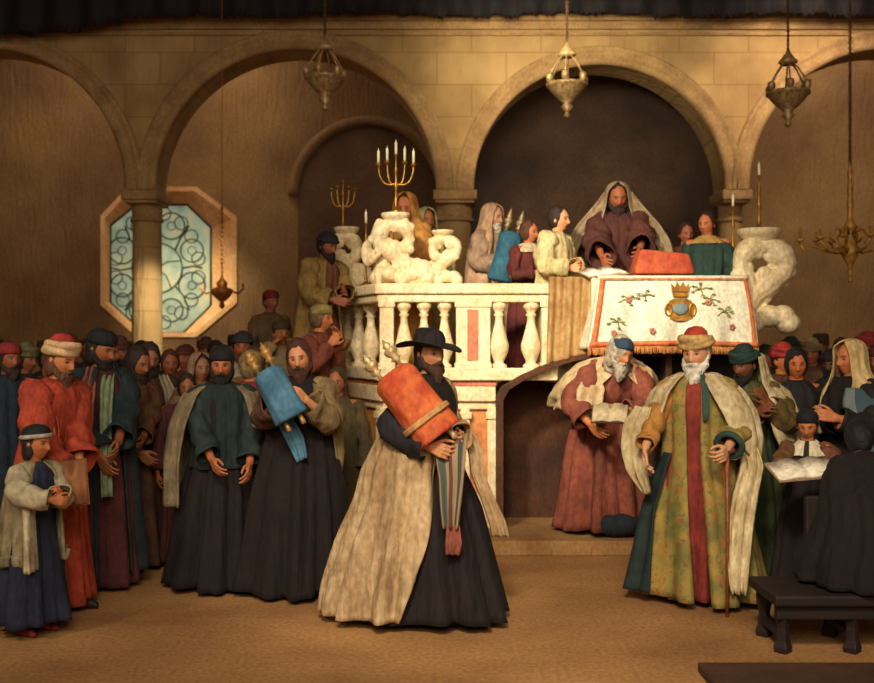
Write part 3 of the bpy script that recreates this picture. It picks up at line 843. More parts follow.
strip(lambda s, e: cf(.995-.025*e, .36+.62*s), 0, 'border', RED)
strip(lambda s, e: cf(s, .36+.02*e), 0, 'border', mat('c2643a', second='d9a068', scale=20), off=-.016)
mb = MB(); rg = random.Random(8)
for i in range(130):
    x, y, z = cf(i/129, 1); mb.tube([(x, y-.008, z+.01), (x+rg.uniform(-.008, .008), y-.012, z-.045-rg.uniform(0, .012))], .004, 4)
mb.build('fringe', mat('cf8a4a', var=.3, scale=20), ec)
GOLD = mat('c08a2c', rough=.45, second='8e5a1c', scale=14, metal=.35, bump=.2)
def cpt(px, py, off=.035):
    u = (px-593)/(158.); t = (ZZ(py, CY)-2.225)/(ZZ(349, CY)-2.225); x, y, z = cf(min(1, max(0, u)), .35+.65*max(0, min(1, t)))
    return Vector((XX(px, CY), y-off+.02, ZZ(py, CY)))
# crown emblem
mb = MB(); c = cpt(678, 306); k = .00815
def P_(dx, dy, o=0): return (c.x+dx*k, c.y-.012-o, c.z-dy*k)
def flat(poly, o=0.0, th=.01):
    nn = len(poly); vs = [P_(x, y, o) for x, y in poly]+[P_(x, y, o-th) for x, y in poly]
    mb.add(vs, [tuple(range(nn)), tuple(range(nn, 2*nn))[::-1]]+[(i, i+nn, (i+1) % nn+nn, (i+1) % nn) for i in range(nn)])
flat([(-8, -14), (-9, -22), (-5, -18), (-3, -24), (0, -19), (3, -24), (5, -18), (9, -22), (8, -14)])
flat([(-8, -13), (8, -13), (7, -9), (-7, -9)], .004)
flat([(-13, 13), (-14, 2), (-11, -5), (-6, -7), (6, -7), (11, -5), (14, 2), (13, 13), (5, 15), (-5, 15)])
for dx in (-12, 12):
    mb.tube([P_(dx+3*math.cos(t), 4+6*math.sin(t), .01) for t in np.linspace(0, 2*PI, 13)[:-1]], .008, 6, closed=True)
mb.build('crown_emblem', GOLD, ec, smooth=False)
mb = MB(); mb.ball(P_(0, 3, .008), 8*k, .012, 6*k, 14, 10); mb.build('emblem_centre', mat('7a8a88', var=.3), ec)
mb = MB(); mbf = MB()
for (fx, fy, sx) in ((627, 300, 1), (707, 300, -1), (615, 322, 1), (722, 312, -1), (643, 296, -1), (698, 290, 1)):
    q = cpt(fx, fy); rg = random.Random(fx)
    for b_i in range(5):
        a = b_i*1.25+rg.uniform(-.3, .3); L = rg.uniform(.05, .09)
        e_ = q+Vector((math.cos(a)*L, -.004, math.sin(a)*L*.6)); mb.tube([q, (q+e_)/2+Vector((0, -.004, .012)), e_], [.005, .004, .003], 5)
        mb.ball(e_, .016, .005, .008, 8, 6)
mb.build('flower_sprigs', mat('8f8f4a', var=.3), ec)
mb = MB()
for (fx, fy) in ((650, 331), (730, 327), (627, 300), (706, 303), (612, 333)):
    q = cpt(fx, fy)
    for a in range(5): mb.ball(q+Vector((math.cos(a*1.256)*.015, -.006, math.sin(a*1.256)*.015)), .012, .005, .012, 8, 6)
mb.build('blossoms', mat('c9786a', var=.3), ec)
# gold brown hanging at the left of the desk
def gf(u, v):
    x = XX(549+46*u-3*v, 8.36); y = 8.36-.02-.02*math.sin(u*15+v*1.4)-.012*math.sin(u*31)
    low = 352+(1-u)*13
    return (x, y, 2.24-(2.24-ZZ(low, 8.36))*v)
tag(cloth_grid(gf, 40, 24, 'gold_hanging', mat('b08f5a', rough=.8, second='9a7040', scale=7, bump=.4)), 'olive gold brocade hanging between the balustrade and the white desk cloth', 'cloth')

# things on the desk
def fcush(v): return Vector((v.x*(1-.12*max(0, v.z/.1)), v.y, v.z))
mb = MB(); mb.box(-.26, .26, -.17, .17, -.01, .10)
mb.v = [(x+(.06 if z > .05 and x < 0 else -.05 if z > .05 else 0), y*(.8 if z > .05 else 1), z+(.11 if z > .05 and x < 0 else .07 if z > .05 else 0)) for x, y, z in mb.v]
o = mb.build('cushion', mat('a33a22', rough=.8, second='c25a34', scale=6, bump=.4), smooth=True, bevel=.03, sub=1)
o.location = (XX(661, 8.42), 8.42, 2.265); tag(o, 'red velvet covered bundle lying on the embroidered desk cloth', 'cushion')
def book(loc, rot, w=.26, h=.2, label='', cover='e8dcc0', page='efe6d0', op=True, tip=0.):
    root = empty('book', loc, 0, label, 'book'); root.rotation_euler = rot
    cm = mat(cover, var=.2); pm = mat(page, var=.1, scale=30)
    for sx in (-1, 1):
        vs = []; fs = []; N = 8
        for i in range(N+1):
            u = i/N; x = sx*w/2*u; z = .018*math.sin(PI*min(1, u*1.3))+.012
            vs += [(x, -h/2, z), (x, h/2, z), (x, -h/2, .004), (x, h/2, .004)]
        for i in range(N):
            a = i*4; b = a+4; fs += [(a, a+1, b+1, b), (a+2, b+2, b+3, a+3), (a, b, b+2, a+2), (a+1, a+3, b+3, b+1)]
        fs.append((N*4, N*4+1, N*4+3, N*4+2))
        mb = MB(); mb.add(vs, fs); mb.build('pages', pm, root)
    MB().box(-w/2-.008, w/2+.008, -h/2-.008, h/2+.008, -.004, .005).build('cover', cm, root, smooth=False)
    return root
book((XX(603, 8.35), 8.36, 2.275), (R(14), R(-6), R(12)), .34, .24, 'white open book on the left end of the desk before the shawled reader', 'b39a70')

# ================================================================== MARBLE SCROLLS
def ornament(px, py, Y, sc, mir, label, group='carved marble scroll ornaments', slab=True):
    """writhing dolphin scroll: thick S body, curled tail, acanthus lobes"""
    root = empty('scroll_ornament', (XX(px, Y), Y, ZZ(py, Y)), 0, label, 'ornament', group)
    mb = MB(); s = sc; rg = random.Random(int(px))
    pts = []
    for k in range(40):
        t = k/39
        if t < .5: a = t/.5; x = .16-.36*a+.10*math.sin(a*PI); z = .07+.02*math.sin(a*9)+.26*a*a
        else:
            a = (t-.5)/.5; q = PI-a*2.1*PI; r = .15*(1-.62*a); x = -.05+r*math.cos(q); z = .36+r*math.sin(q)*1.0
        pts.append((mir*x*s, .0+.02*math.sin(t*7), z*s))
    rad = [s*(.085-.055*t+.02*math.sin(t*26)**2) for t in np.linspace(0, 1, 40)]
    mb.tube(pts, rad, 12)
    for k in range(0, 38, 2):
        p = Vector(pts[k]); r = rad[k]
        for j in range(3):
            a = rg.uniform(0, 6.28); d = Vector((math.cos(a), rg.uniform(-.7, .2), math.sin(a)))
            mb.ball(p+d*r*.8, r*.55, r*.4, r*.55, 10, 8)
    # base lobes
    for j in range(7):
        a = j/6*PI; mb.ball((mir*(.2*math.cos(a))*s, -.03*s, (.05+.05*math.sin(a*2)**2)*s), .07*s, .08*s, .065*s, 12, 8)
    mb.ball((mir*.17*s, 0, .13*s), .085*s, .085*s, .075*s); mb.capsule((mir*.17*s, -.03*s, .13*s), (mir*.29*s, -.04*s, .09*s), .05*s, .025*s)
    me = remeshed(mb, .010, 1); o = link_mesh('scroll_body', me, MARB, root)
    if slab:
        b = MB(); b.lathe([(.05*s, .44*s), (.07*s, .47*s), (.05*s, .5*s), (.11*s, .54*s), (.12*s, .56*s), (.12*s, .58*s)], (mir*-.05*s, 0, 0), 18); b.build('candle_bracket', MARB, root)
    return root
def candelabrum(px, py, Y, label, H=.55, arms=2, sp=.1, group='brass candelabra on the pulpit', candles=True):
    root = empty('candelabrum', (XX(px, Y), Y, ZZ(py, Y)), 0, label, 'candelabrum', group)
    b = MB(); b.lathe([(.05, 0), (.055, .012), (.03, .03), (.012, .05), (.018, .08), (.010, .11), (.010, H*.3), (.02, H*.34), (.01, H*.4), (.01, H*.52), (.018, H*.56), (.008, H*.6), (.008, H*.74), (.02, H*.76)], n=14)
    b.build('stem', BRASS, root)
    tips = [(0, 0, H*.76)]
    for i in range(arms):
        for sx in (-1, 1):
            ww = sp*(i+1); c = (sx*ww, 0, H*.62+.02*(1-i)); tips.append((c[0], 0, c[2]+.02))
            pts = [(sx*ww*math.sin(t*PI/2)*1.0, 0, H*.38-.03*math.sin(t*PI)+(c[2]-H*.38)*t*t) for t in np.linspace(0, 1, 12)]
            a = MB(); a.tube(pts, .009, 8); a.lathe([(.008, -.02), (.024, .0), (.026, .012), (.014, .014)], c, 12); a.build('arm', BRASS, root)
    for t in tips:
        if candles:
            a = MB(); a.lathe([(.011, 0), (.011, .10), (.004, .105), (.002, .125)], t, 10); a.build('candle', WAX, root)
    return root
BRASS = mat('b98a35', rough=.4, second='8c5c20', scale=20, metal=.7, bump=.1)
DBRASS = mat('6e4a28', rough=.5, second='48301c', scale=20, metal=.5, bump=.1)
WAX = mat('f2e2b4', rough=.5, var=.1, emit=.15)
RT = 2.185
def oy(Y, z=RT): return 341.5-(z-CAMZ)/Y*1000
ornament(352, oy(9.35), 9.35, 1.0, 1, 'marble scroll ornament at far left corner of pulpit rail, below the dark candelabrum')
ornament(402, oy(8.55), 8.55, 1.05, 1, 'tall glowing marble scroll ornament at the front left corner of the pulpit rail')
ornament(438, oy(8.56), 8.56, .8, -1, 'low marble scroll ornament with a flat dish on top, in front of the banded column')
o = ornament(750, 332, 9.15, 1.62, -1, 'marble scroll ornament at right behind the embroidered desk cloth')
def cherub(px, Y, label):
    root = empty('cherub_statue', (XX(px, Y), Y, RT), R(20), label, 'statue')
    mb = MB(); mb.capsule((0, 0, .04), (0, 0, .2), .09, .08); mb.capsule((0, 0, .2), (0, 0, .3), .08, .05); mb.ball((0, -.01, .40), .062, .066, .07)
    for sx in (-1, 1):
        mb.capsule((sx*.07, 0, .28), (sx*.12, -.06, .2), .033, .027); mb.capsule((sx*.12, -.06, .2), (sx*.07, -.13, .26), .027, .02)
        mb.capsule((sx*.05, -.02, .06), (sx*.09, -.16, .07), .05, .038); mb.capsule((sx*.09, -.16, .07), (sx*.09, -.17, -.0), .036, .026)
    for sx in (-1, 1): mb.ball((sx*.11, .07, .28), .07, .025, .12)
    link_mesh('figure', remeshed(mb, .009, 1), MARB, root)
    return root
cherub(383, 8.62, 'small pale marble cherub seated among the scrolls at the left corner of the pulpit')
candelabrum(343, oy(9.35, 2.185+.55), 9.35, 'dark brass candelabrum with curled branches on the far left scroll', .62, 2, .055, candles=False)
candelabrum(396, oy(8.55, 2.80), 8.55, 'tall brass candelabrum with pale candles above the glowing marble scroll', .66, 2, .075)
candelabrum(366, oy(8.95, 2.19), 8.95, 'single slim brass candlestick between the two left candelabra', .75, 0)
candelabrum(759, 230, 9.15, 'tall turned brass candlestick with a white candle on the right marble scroll', .66, 0, group=None)
candelabrum(733, oy(9.2, 2.3), 9.2, 'shorter candlestick with white candle in front of the slender grey column', .85, 0, group=None)

# ================================================================== HANGING LAMPS
SILV = mat('c9a874', rough=.45, second='8a6840', scale=20, metal=.3, bump=.1)
def hanging_lamp(px, py, Y, s, label, m=SILV, group='hanging brass sanctuary lamps'):
    root = empty('hanging_lamp', (XX(px, Y), Y, ZZ(py, Y)), .3, label, 'lamp', group)
    b = MB(); b.lathe([(.01, -.24*s), (.03*s, -.22*s), (.015*s, -.19*s), (.05*s, -.15*s), (.03*s, -.12*s), (.09*s, -.07*s), (.135*s, -.02*s), (.145*s, 0), (.165*s, .01*s), (.165*s, .03*s), (.13*s, .035*s), (.12*s, .01)], n=24)
    b.build('bowl', m, root)
    for k in range(6):
        a = k*PI/3; x, y = .15*s*math.cos(a), .15*s*math.sin(a)
        c = MB(); c.lathe([(.012*s, .02*s), (.028*s, .05*s), (.03*s, .09*s), (.018*s, .1*s)], (x, y, 0), 10)
        c.tube([(x, y, .09*s), (x*.55, y*.55, .2*s), (x*.2, y*.2, .26*s)], .007*s, 6); c.build('lamp_cup', m, root)
    c = MB(); c.lathe([(.05*s, .24*s), (.075*s, .26*s), (.05*s, .29*s), (.02*s, .33*s), (.012*s, .36*s)], n=16); c.build('canopy', m, root)
    top = 8.5-ZZ(py, Y); c = MB(); z = .36*s
    c.tube([(0, 0, z), (0, 0, top)], .006, 6)
    zz = z
    while zz < min(top, z+1.3): c.tube([(.014*math.cos(t), 0, zz+.02*math.sin(t)) for t in np.linspace(0, 2*PI, 9)[:-1]], .004, 4, closed=True); zz += .045
    c.build('chain', DBRASS, root)
    return root
hanging_lamp(325, 81, 10.4, 1.3, 'hanging lamp in the left bay, leftmost of the three under the arches')
hanging_lamp(567, 88, 10.2, 1.3, 'hanging lamp silhouetted against the dark central arch')
hanging_lamp(788, 96, 10.0, 1.3, 'hanging lamp in front of the right-hand arch', )
# small gold lamp near the window
root = empty('hanging_lamp', (XX(222, 12.2), 12.2, ZZ(291, 12.2)), 0, 'small gold lamp hanging on a beaded chain before the octagonal window', 'lamp')
OG = mat('c07a30', rough=.45, second='8a4a1c', scale=20, metal=.4)
b = MB(); b.lathe([(.01, -.22), (.04, -.18), (.02, -.14), (.09, -.08), (.13, -.02), (.13, .02), (.06, .05), (.07, .1), (.03, .14), (.015, .18)], n=18); b.build('bowl', OG, root)
for sx in (-1, 1): b = MB(); b.tube([(sx*.1, 0, 0), (sx*.2, 0, -.03), (sx*.26, 0, .03), (sx*.25, 0, .09)], .014, 8); b.build('arm', OG, root)
b = MB(); zz = .18
while zz < 1.05: b.ball((0, 0, zz), .018, .018, .028, 8, 6); zz += .055
b.tube([(0, 0, .18), (0, 0, 8.5-ZZ(291, 12.2))], .004, 5); b.build('chain', OG, root)
# chandelier
Yc = 9.2; zc = ZZ(243, Yc)
root = empty('chandelier', (XX(850, Yc), Yc, zc), 0, 'gilded brass chandelier with curved arms hanging in the right bay', 'chandelier')
CB = mat('d0983c', rough=.5, second='94682c', scale=20, metal=.2)
b = MB(); b.lathe([(.005, -.36), (.022, -.34), (.012, -.3), (.03, -.27), (.015, -.22), (.06, -.14), (.09, -.06), (.05, 0), (.03, .06), (.045, .12), (.06, .16), (.03, .2), (.02, .3), (.035, .36), (.02, .42), (.03, .5), (.015, .58), (.03, .64), (.012, .7), (.008, .74)], n=18); b.build('stem', CB, root)
for k in range(8):
    a = k*PI/4+.2; d = Vector((math.cos(a), math.sin(a), 0)); L = .30
    b = MB(); b.tube([d*.03+Vector((0, 0, -.02)), d*(L*.4)+Vector((0, 0, -.09)), d*(L*.8)+Vector((0, 0, -.06)), d*L+Vector((0, 0, .02))], .011, 8)
    b.tube([d*.03+Vector((0, 0, .08)), d*(L*.4)+Vector((0, 0, .14)), d*(L*.65)+Vector((0, 0, .06)), d*(L*.5)+Vector((0, 0, -.0))], .009, 8)
    b.lathe([(.01, 0), (.035, .02), (.036, .03), (.012, .035), (.012, .1)], d*L+Vector((0, 0, .02)), 12); b.build('arm', CB, root)
b = MB(); b.tube([(-.03, 0, -.02), (-.2, -.02, -.08), (-.36, -.03, -.03), (-.44, -.03, -.07), (-.47, -.03, .0)], .012, 8); b.lathe([(.01, 0), (.035, .02), (.036, .03), (.012, .035), (.012, .14)], (-.47, -.03, 0), 12); b.build('arm', CB, root)
b = MB(); b.tube([(0, 0, .74), (0, 0, 8.5-zc)], .007, 6); zz = .74
while zz < 2.2: b.tube([(.016*math.cos(t), 0, zz+.022*math.sin(t)) for t in np.linspace(0, 2*PI, 9)[:-1]], .004, 4, closed=True); zz += .05
b.build('chain', DBRASS, root)
#@@PEOPLE@@
# ================================================================== PEOPLE
def P(px, Y, H, face, label, rw=None, lw=None, z0=0., **k):
    M = (Matrix.Translation((XX(px, Y), Y, z0)) @ Matrix.Rotation(R(face), 4, 'Z')).inverted()
    if rw: k['wr'] = M @ at(*rw)
    if lw: k['wl'] = M @ at(*lw)
    return Person(px, Y, H, face, label, z0=z0, **k)
def D(p, x, y, z):   # world direction to person space
    return (p.Mi.to_3x3() @ Vector((x, y, z)))
BLACK = '171112'
SHOE = mat('1c1512', rough=.6, var=.2)

# --- bearded man in the wide black hat carrying the scroll
c = P(431, 6.15, 1.75, 60, 'bearded man in wide black hat striding with an orange scroll, cream shawl trailing behind', rw=(430, 446, 5.80), lw=(460, 437, 5.98),
      vox=.0052, yaw=-22, pitch=-2, lean=-3, stride=.45, skin='fair', curl=.7, er=(-.7, .9, -.5), el=(.2, 0, -1))
c.robe(mat('1e1214', rough=.85, second='120a0b', scale=5, bump=.3), hemr=(.35, .46), hemc=(0, -.01), hem=.05, folds=(.003, .04), k=11)
c.sleeve(0, mat('1d1a22', rough=.85, var=.3, scale=6), r=(.085, .085, .075, .085), end=.9, hang=.03)
c.sleeve(1, mat('c9a67c', rough=.85, second='a07c54', scale=7), r=(.085, .09, .085, .09), end=.88)
CREAM = mat('cdb288', rough=.85, second='9a7c56', scale=5, bump=.4)
c.drape('shawl', [(1.22, -.02, .04, .27, .19, -170, -28), (1.08, -.03, .06, .31, .25, -195, -24), (.92, -.03, .10, .33, .30, -205, -33), (.76, -.03, .11, .34, .33, -210, -36), (.5, -.04, .16, .375, .41, -214, -44), (.22, -.05, .20, .41, .465, -214, -54), (.06, -.05, .21, .43, .48, -214, -60)],
        CREAM, folds=(.010, .040), k=13, full=False, solid=.012, n=110, rows=44)
c.ribbon('shawl_end', [(-.17, -.24, 1.16), (-.24, -.27, 1.04), (-.26, -.29, .90), (-.27, -.29, .74), (-.27, -.29, .62)], [.20, .19, .15, .12, .09], uv_mat('stripe', ['a58c68', '4a5450', '5e3a34', '3c464a']), fold=.018, side=(.25, -1, 0))
c.ribbon('sash', [(-.26, -.30, .64), (-.27, -.31, .54), (-.265, -.30, .47)], [.08, .10, .08], mat('8f4e40', var=.3), fold=.01, side=(.25, -1, 0))
c.ribbon('shawl_end', [(.08, -.20, 1.15), (.10, -.26, 1.04), (.08, -.28, .9), (.09, -.34, .76), (.11, -.40, .62), (.12, -.42, .52)], [.08, .09, .08, .08, .10, .11], CREAM, fold=.014, side=(.5, -1, 0))
c.hair('2a1c14', long=.02); c.beard('4a3020', .075)
c.hat('brim', BLACK, tilt=(5, 3)); c.shoes(SHOE)
# the scroll in its velvet mantle
def scroll(pa, pb, w, dep, label, col, second, fin='e3cfa0', band=None, vert=None, finh=.16, crown=False):
    """pa top, pb bottom (world)"""
    pa = Vector(pa); pb = Vector(pb); ax = (pa-pb).normalized(); L = (pa-pb).length
    root = empty('torah_scroll', pb, 0, label, 'scroll')
    X = ax.cross(Vector((0, 1, 0))).normalized(); Yv = ax.cross(X).normalized()
    M = Matrix((X, Yv, ax)).transposed().to_4x4()
    m = mat(col, rough=.8, second=second, scale=7, bump=.4)
    mb = MB(); N = 40; rows = 22; vs = []; fs = []
    for i in range(rows+1):
        t = i/rows; z = L*t
        env = 1+.10*(1-t)-.06*math.sin(t*PI)
        if t > .86: env *= 1-((t-.86)/.14)**2*.35
        for j in range(N):
            a = 2*PI*j/N; e = .88
            x = w/2*env*math.copysign(abs(math.cos(a))**e, math.cos(a)); y = dep/2*env*math.copysign(abs(math.sin(a))**e, math.sin(a))
            f = 1+.05*math.sin(7*a+t*2)*(1-t*.5)+.025*math.sin(13*a+t)
            vs.append(M @ Vector((x*f, y*f, z)))
    for i in range(rows):
        for j in range(N):
            j2 = (j+1) % N; fs.append((i*N+j, i*N+j2, (i+1)*N+j2, (i+1)*N+j))
    fs.append(tuple(range(N))[::-1]); fs.append(tuple(range(rows*N, rows*N+N)))
    mb.add(vs, fs); mb.build('mantle', m, root)
    fm = mat(fin, rough=.45, second='a8864c', scale=20, metal=.3)
    for sx in (-1, 1):
        b = MB(); b.lathe([(.013, L-.02), (.013, L+.03), (.035, L+.045), (.02, L+.06), (.04, L+.085), (.042, L+.11), (.02, L+.125), (.028, L+.14), (.01, L+finh), (.004, L+finh+.02)], (sx*w*.26, 0, 0), 14)
        b.xf(M); b.build('finial', fm, root)
        b = MB(); b.lathe([(.012, -.07), (.018, -.06), (.014, .01)], (sx*w*.26, 0, 0), 10); b.xf(M); b.build('roller', fm, root)
    if band:
        b = MB()
        for z in (L*.25, L*.28): b.tube([M @ Vector((w/2*1.12*math.copysign(abs(math.cos(t))**.75, math.cos(t)), dep/2*1.12*math.copysign(abs(math.sin(t))**.75, math.sin(t)), z)) for t in np.linspace(0, 2*PI, 33)[:-1]], .012, 6, closed=True)
        b.build('sash', mat(band, var=.3), root)
    return root
scroll(at(391, 372, 5.84), at(439, 436, 5.80), .27, .20, 'orange red velvet scroll mantle with pale finials, hugged by the man in the black hat', 'b23a1e', 'd8743c', band='c89a60')

# --- white-bearded man with the cane
c = P(697, 6.6, 1.74, -24, 'white-bearded old man in red and cream turban and flowered gold coat, leaning on a cane', rw=(638, 466, 6.25), lw=(727, 449, 6.22),
      vox=.0052, yaw=-10, pitch=4, skin='old', curl=.9, hand_r=((0, -.2, -1), (1, 0, 0), .5), er=(-.6, .5, -.8), el=(.6, .5, -.8), headscale=1.06)
c.robe(mat('6e1f1c', rough=.85, second='8f3524', scale=6, bump=.3), hemr=(.27, .24), folds=(.003, .03), k=10)
BRO = uv_mat('brocade', ['a08840', '6c6a34', 'b06430', '46603c', '8c4434'])
c.coat(BRO, gap=(13, 14), gapb=(14, 2), hem=.05, hemr=(.39, .33), hemc=(.05, 0), folds=(.004, .038), k=9)
c.drape('coat_lining', [(.98, -.01, 0, .235, .20, -60, -32), (.6, -.03, 0, .335, .295, -70, -38), (.07, -.03, 0, .435, .38, -78, -34)], mat('1b2e2e', var=.35), folds=(.003, .03), full=False, n=30)
c.ribbon('lapel', [(.055, -.105, 1.49), (.085, -.175, 1.38), (.09, -.205, 1.27), (.085, -.21, 1.2)], [.03, .04, .04, .02], mat('2c4a42', var=.3), fold=.002)
c.sleeve(0, mat('b8843a', rough=.8, second='9a6430', scale=8, bump=.3), r=(.075, .07, .06, .065), end=.9)
c.sleeve(1, BRO, r=(.08, .085, .08, .088), end=.82, hang=.03)
E, W = c.el[1], c.wr[1]; d = (W-E).normalized(); q = E+(W-E)*.81
b = MB(); u1 = d.orthogonal().normalized(); u2 = d.cross(u1); b.tube([q+(u1*math.cos(t)+u2*math.sin(t))*.080 for t in np.linspace(0, 2*PI, 25)[:-1]], .020, 8, closed=True); b.build('cuff', mat('2c4a42', var=.3), c.root)
IVORY = mat('d8c9a2', rough=.85, second='b09a6c', scale=6, bump=.35)
c.drape('shawl', [(1.50, 0, .02, .115, .10, 30, 325), (1.46, 0, .01, .20, .15, 20, 332), (1.38, 0, .0, .30, .21, 24, 332), (1.25, .01, .01, .365, .26, 32, 328), (1.08, .01, .02, .40, .29, 42, 322), (.97, .0, .03, .40, .30, 60, 314), (.86, -.02, .05, .38, .29, 90, 300), (.78, -.03, .05, .36, .28, 120, 285)], IVORY, folds=(.004, .026), k=9, full=False, n=110, rows=40)
c.ribbon('shawl_end', [(-.31, -.20, 1.28), (-.36, -.22, 1.16), (-.37, -.22, 1.0), (-.34, -.24, .86), (-.27, -.26, .72)], [.12, .18, .19, .16, .05], IVORY, fold=.026, side=(1, -.35, 0))
c.ribbon('shawl_end', [(.34, -.10, 1.05), (.37, -.15, .92), (.34, -.22, .78), (.31, -.28, .55), (.30, -.32, .3), (.31, -.33, .14)], [.10, .14, .15, .16, .14, .09], IVORY, fold=.026, side=(1, .2, 0))
c.hair('cfc3ac', long=.0); c.beard('e6e0cf', .085, 1.25)
c.hat('turban', 'b03a26', 'c9a468', tilt=(-2, -4)); c.shoes(SHOE)
b = MB(); top = at(727, 452, 6.21); bot = Vector((XX(727, 6.17), 6.17, .0))
b.tube([bot, bot+(top-bot)*.5+Vector((.004, 0, 0)), top], [.010, .012, .014], 10); cane = empty('walking_cane', bot, 0, 'thin reddish wooden cane under the old man\'s hand', 'cane')
b.v = [tuple(Vector(v)-bot) for v in b.v]; b.build('shaft', mat('8a4a2c', var=.3, rough=.5), cane)
b = MB(); b.capsule(top-bot, top-bot+Vector((-.05, -.02, .02)), .018, .016); b.capsule(top-bot, top-bot+Vector((.04, .01, .01)), .018, .015); b.build('handle', mat('6e3a24', var=.3, rough=.5), cane)

# --- stooping man in the niche
c = P(606, 8.34, 1.80, 4, 'stooping grey-bearded man in a blue cap and rust red robe reading under the desk', z0=.12, rw=(590, 424, 7.72), lw=(624, 412, 7.66),
      lean=44, pitch=12, yaw=22, roll=10, headscale=.97, skin='warm', vox=.006, er=(-1, .3, -.3), el=(1, .3, -.4))
RUST = mat('8c4630', rough=.85, second='5e2c22', scale=5, bump=.4)
c.robe(RUST, hemr=(.38, .32), folds=(.004, .045), k=9, waist=(.20, .17), chest=(.235, .17))
c.sleeve(0, RUST, r=(.10, .105, .09, .10), end=.8); c.sleeve(1, RUST, r=(.09, .09, .07, .08), end=.9)
c.drape('shawl', [(1.49, 0, .01, .12, .10, 30, 330), (1.43, 0, .0, .28, .20, 36, 320), (1.32, -.02, .0, .37, .27, 44, 310), (1.15, -.04, .01, .41, .31, 55, 300), (1.0, -.06, .02, .39, .29, 65, 290)], mat('cdb68c', rough=.85, second='a88c64', scale=6, bump=.3), folds=(.004, .02), k=9, full=False)
c.ribbon('shawl_end', [(-.20, -.36, 1.26), (-.24, -.50, 1.17), (-.25, -.50, 1.04), (-.20, -.48, .92)], [.14, .22, .20, .04], mat('cdb68c', rough=.85, second='a88c64', scale=6, bump=.3), fold=.01)
c.hair('a39480', long=.05, vol=1.2); c.beard('ada08e', .08, 1.25); c.hat('cap', '22384c', tilt=(-8, 0)); c.shoes(mat('1c2230', var=.2))
book(at(610, 414, 7.56)+Vector((0, 0, .0)), (R(38), 0, R(-14)), .26, .19, 'small dark open book held by the stooping man', '4a2c20', 'b9a684')
# dark lobed mass built in place of his shoe
b = MB(); rg = random.Random(3)
b.ball((0, 0, .0), .19, .11, .10, 24, 18, lambda v: v*(1+.35*noise.noise(v*5+Vector((3, 1, 0)))));
o = b.build('shoe_shape', mat('1d2430', rough=.9, second='12141c', scale=6), None); o.location = (XX(618, 8.06), 8.06, .225); tag(o, 'dark blue-black cloth bundle lying on the step at the stooping man\'s feet', 'bundle')

# --- dark man with white shawl behind the old man
c = P(748, 7.35, 1.66, -28, 'dark-faced man in green turban with white shawl over his shoulder, behind the old man', rw=(757, 412, 7.0), lw=(768, 402, 7.0), lean=10, pitch=10, yaw=-25, skin='dark', vox=.006)
OLIVE = mat('7d6430', rough=.85, second='54451f', scale=6, bump=.3)
c.robe(mat('4e5a30', rough=.9, second='2c3524', scale=5), hemr=(.35, .30), hemc=(.02, 0), folds=(.004, .04)); c.sleeves(OLIVE, r=(.1, .1, .085, .09))
c.drape('shawl', [(1.70, .05, .0, .085, .11, 50, 185), (1.60, .05, .0, .105, .125, 46, 195), (1.50, .05, .01, .13, .14, 42, 210), (1.42, .03, 0, .27, .20, 38, 230), (1.25, .02, .0, .34, .26, 34, 240), (1.0, .02, .02, .37, .28, 40, 240)], IVORY, folds=(.003, .02), k=8, full=False)
c.hair('1a1210'); c.beard('201512', .04); c.hat('turban', '1d3630', '233c38')

# --- left foreground: man in the orange robe
c = P(46, 6.35, 1.72, 68, 'stooped man in a long orange red robe and red and cream turban, clasping a book', rw=(62, 480, 6.02), lw=(80, 474, 6.15), lean=9, pitch=12, vox=.0055, skin='c98250', stride=.25, curl=.7)
ORG = mat('b8492a', rough=.85, second='8a2c1e', scale=5, bump=.4)
c.robe(ORG, hemr=(.27, .27), folds=(.004, .03), k=9, hem=.05); c.sleeves(ORG, r=(.10, .105, .09, .11), end=.85, hang=.05)
c.ribbon('stole', [(-.13, -.12, 1.42), (-.15, -.22, 1.2), (-.16, -.22, .9), (-.17, -.26, .5), (-.18, -.30, .15)], [.09, .09, .08, .09, .1], mat('cf6a3c', var=.3), fold=.01, side=(1, .4, 0))
c.hair('6a4030', long=.03); c.beard('6b4a38', .05); c.hat('turban', 'b0352a', 'dcb98c', tilt=(-8, 0)); c.shoes(SHOE)
book(at(72, 483, 5.96), (R(78), R(-6), R(12)), .17, .26, 'brown bound book held upright by the man in the orange robe', '7c4a2c', '94603c')
# boy
c = P(32, 5.85, 1.17, 62, 'small boy in a black and white cap and dark blue skirted coat, arms folded', rw=(52, 500, 5.62), lw=(60, 492, 5.75), headscale=1.22, vox=.0065, skin='warm', lean=3, yaw=10, curl=.9, er=(-1, 0, -.4))
c.robe(mat('232a42', rough=.9, second='14182a', scale=5, bump=.4), hemr=(.33, .30), folds=(.004, .04), k=9, hem=.12, chest=(.23, .16))
GREYC = mat('9c8c6a', rough=.85, second='6e6448', scale=6, bump=.4)
c.coat(GREYC, gap=(30, 30), hem=.72, hemr=(.30, .26), waist=(.25, .21)); c.sleeves(mat('b4a888', var=.35), r=(.095, .10, .09, .09), end=.9)
c.ribbon('stole', [(-.16, -.16, 1.30), (-.22, -.22, 1.1), (-.24, -.24, .85), (-.24, -.26, .6)], [.12, .13, .13, .12], mat('c2b594', var=.35), fold=.02, side=(1, .6, 0))
c.hair('2a1c18', long=.02); c.hat('cap', '17141c', 'b7ac9c', tilt=(-5, 0)); c.shoes(mat('8a2a22', var=.2))
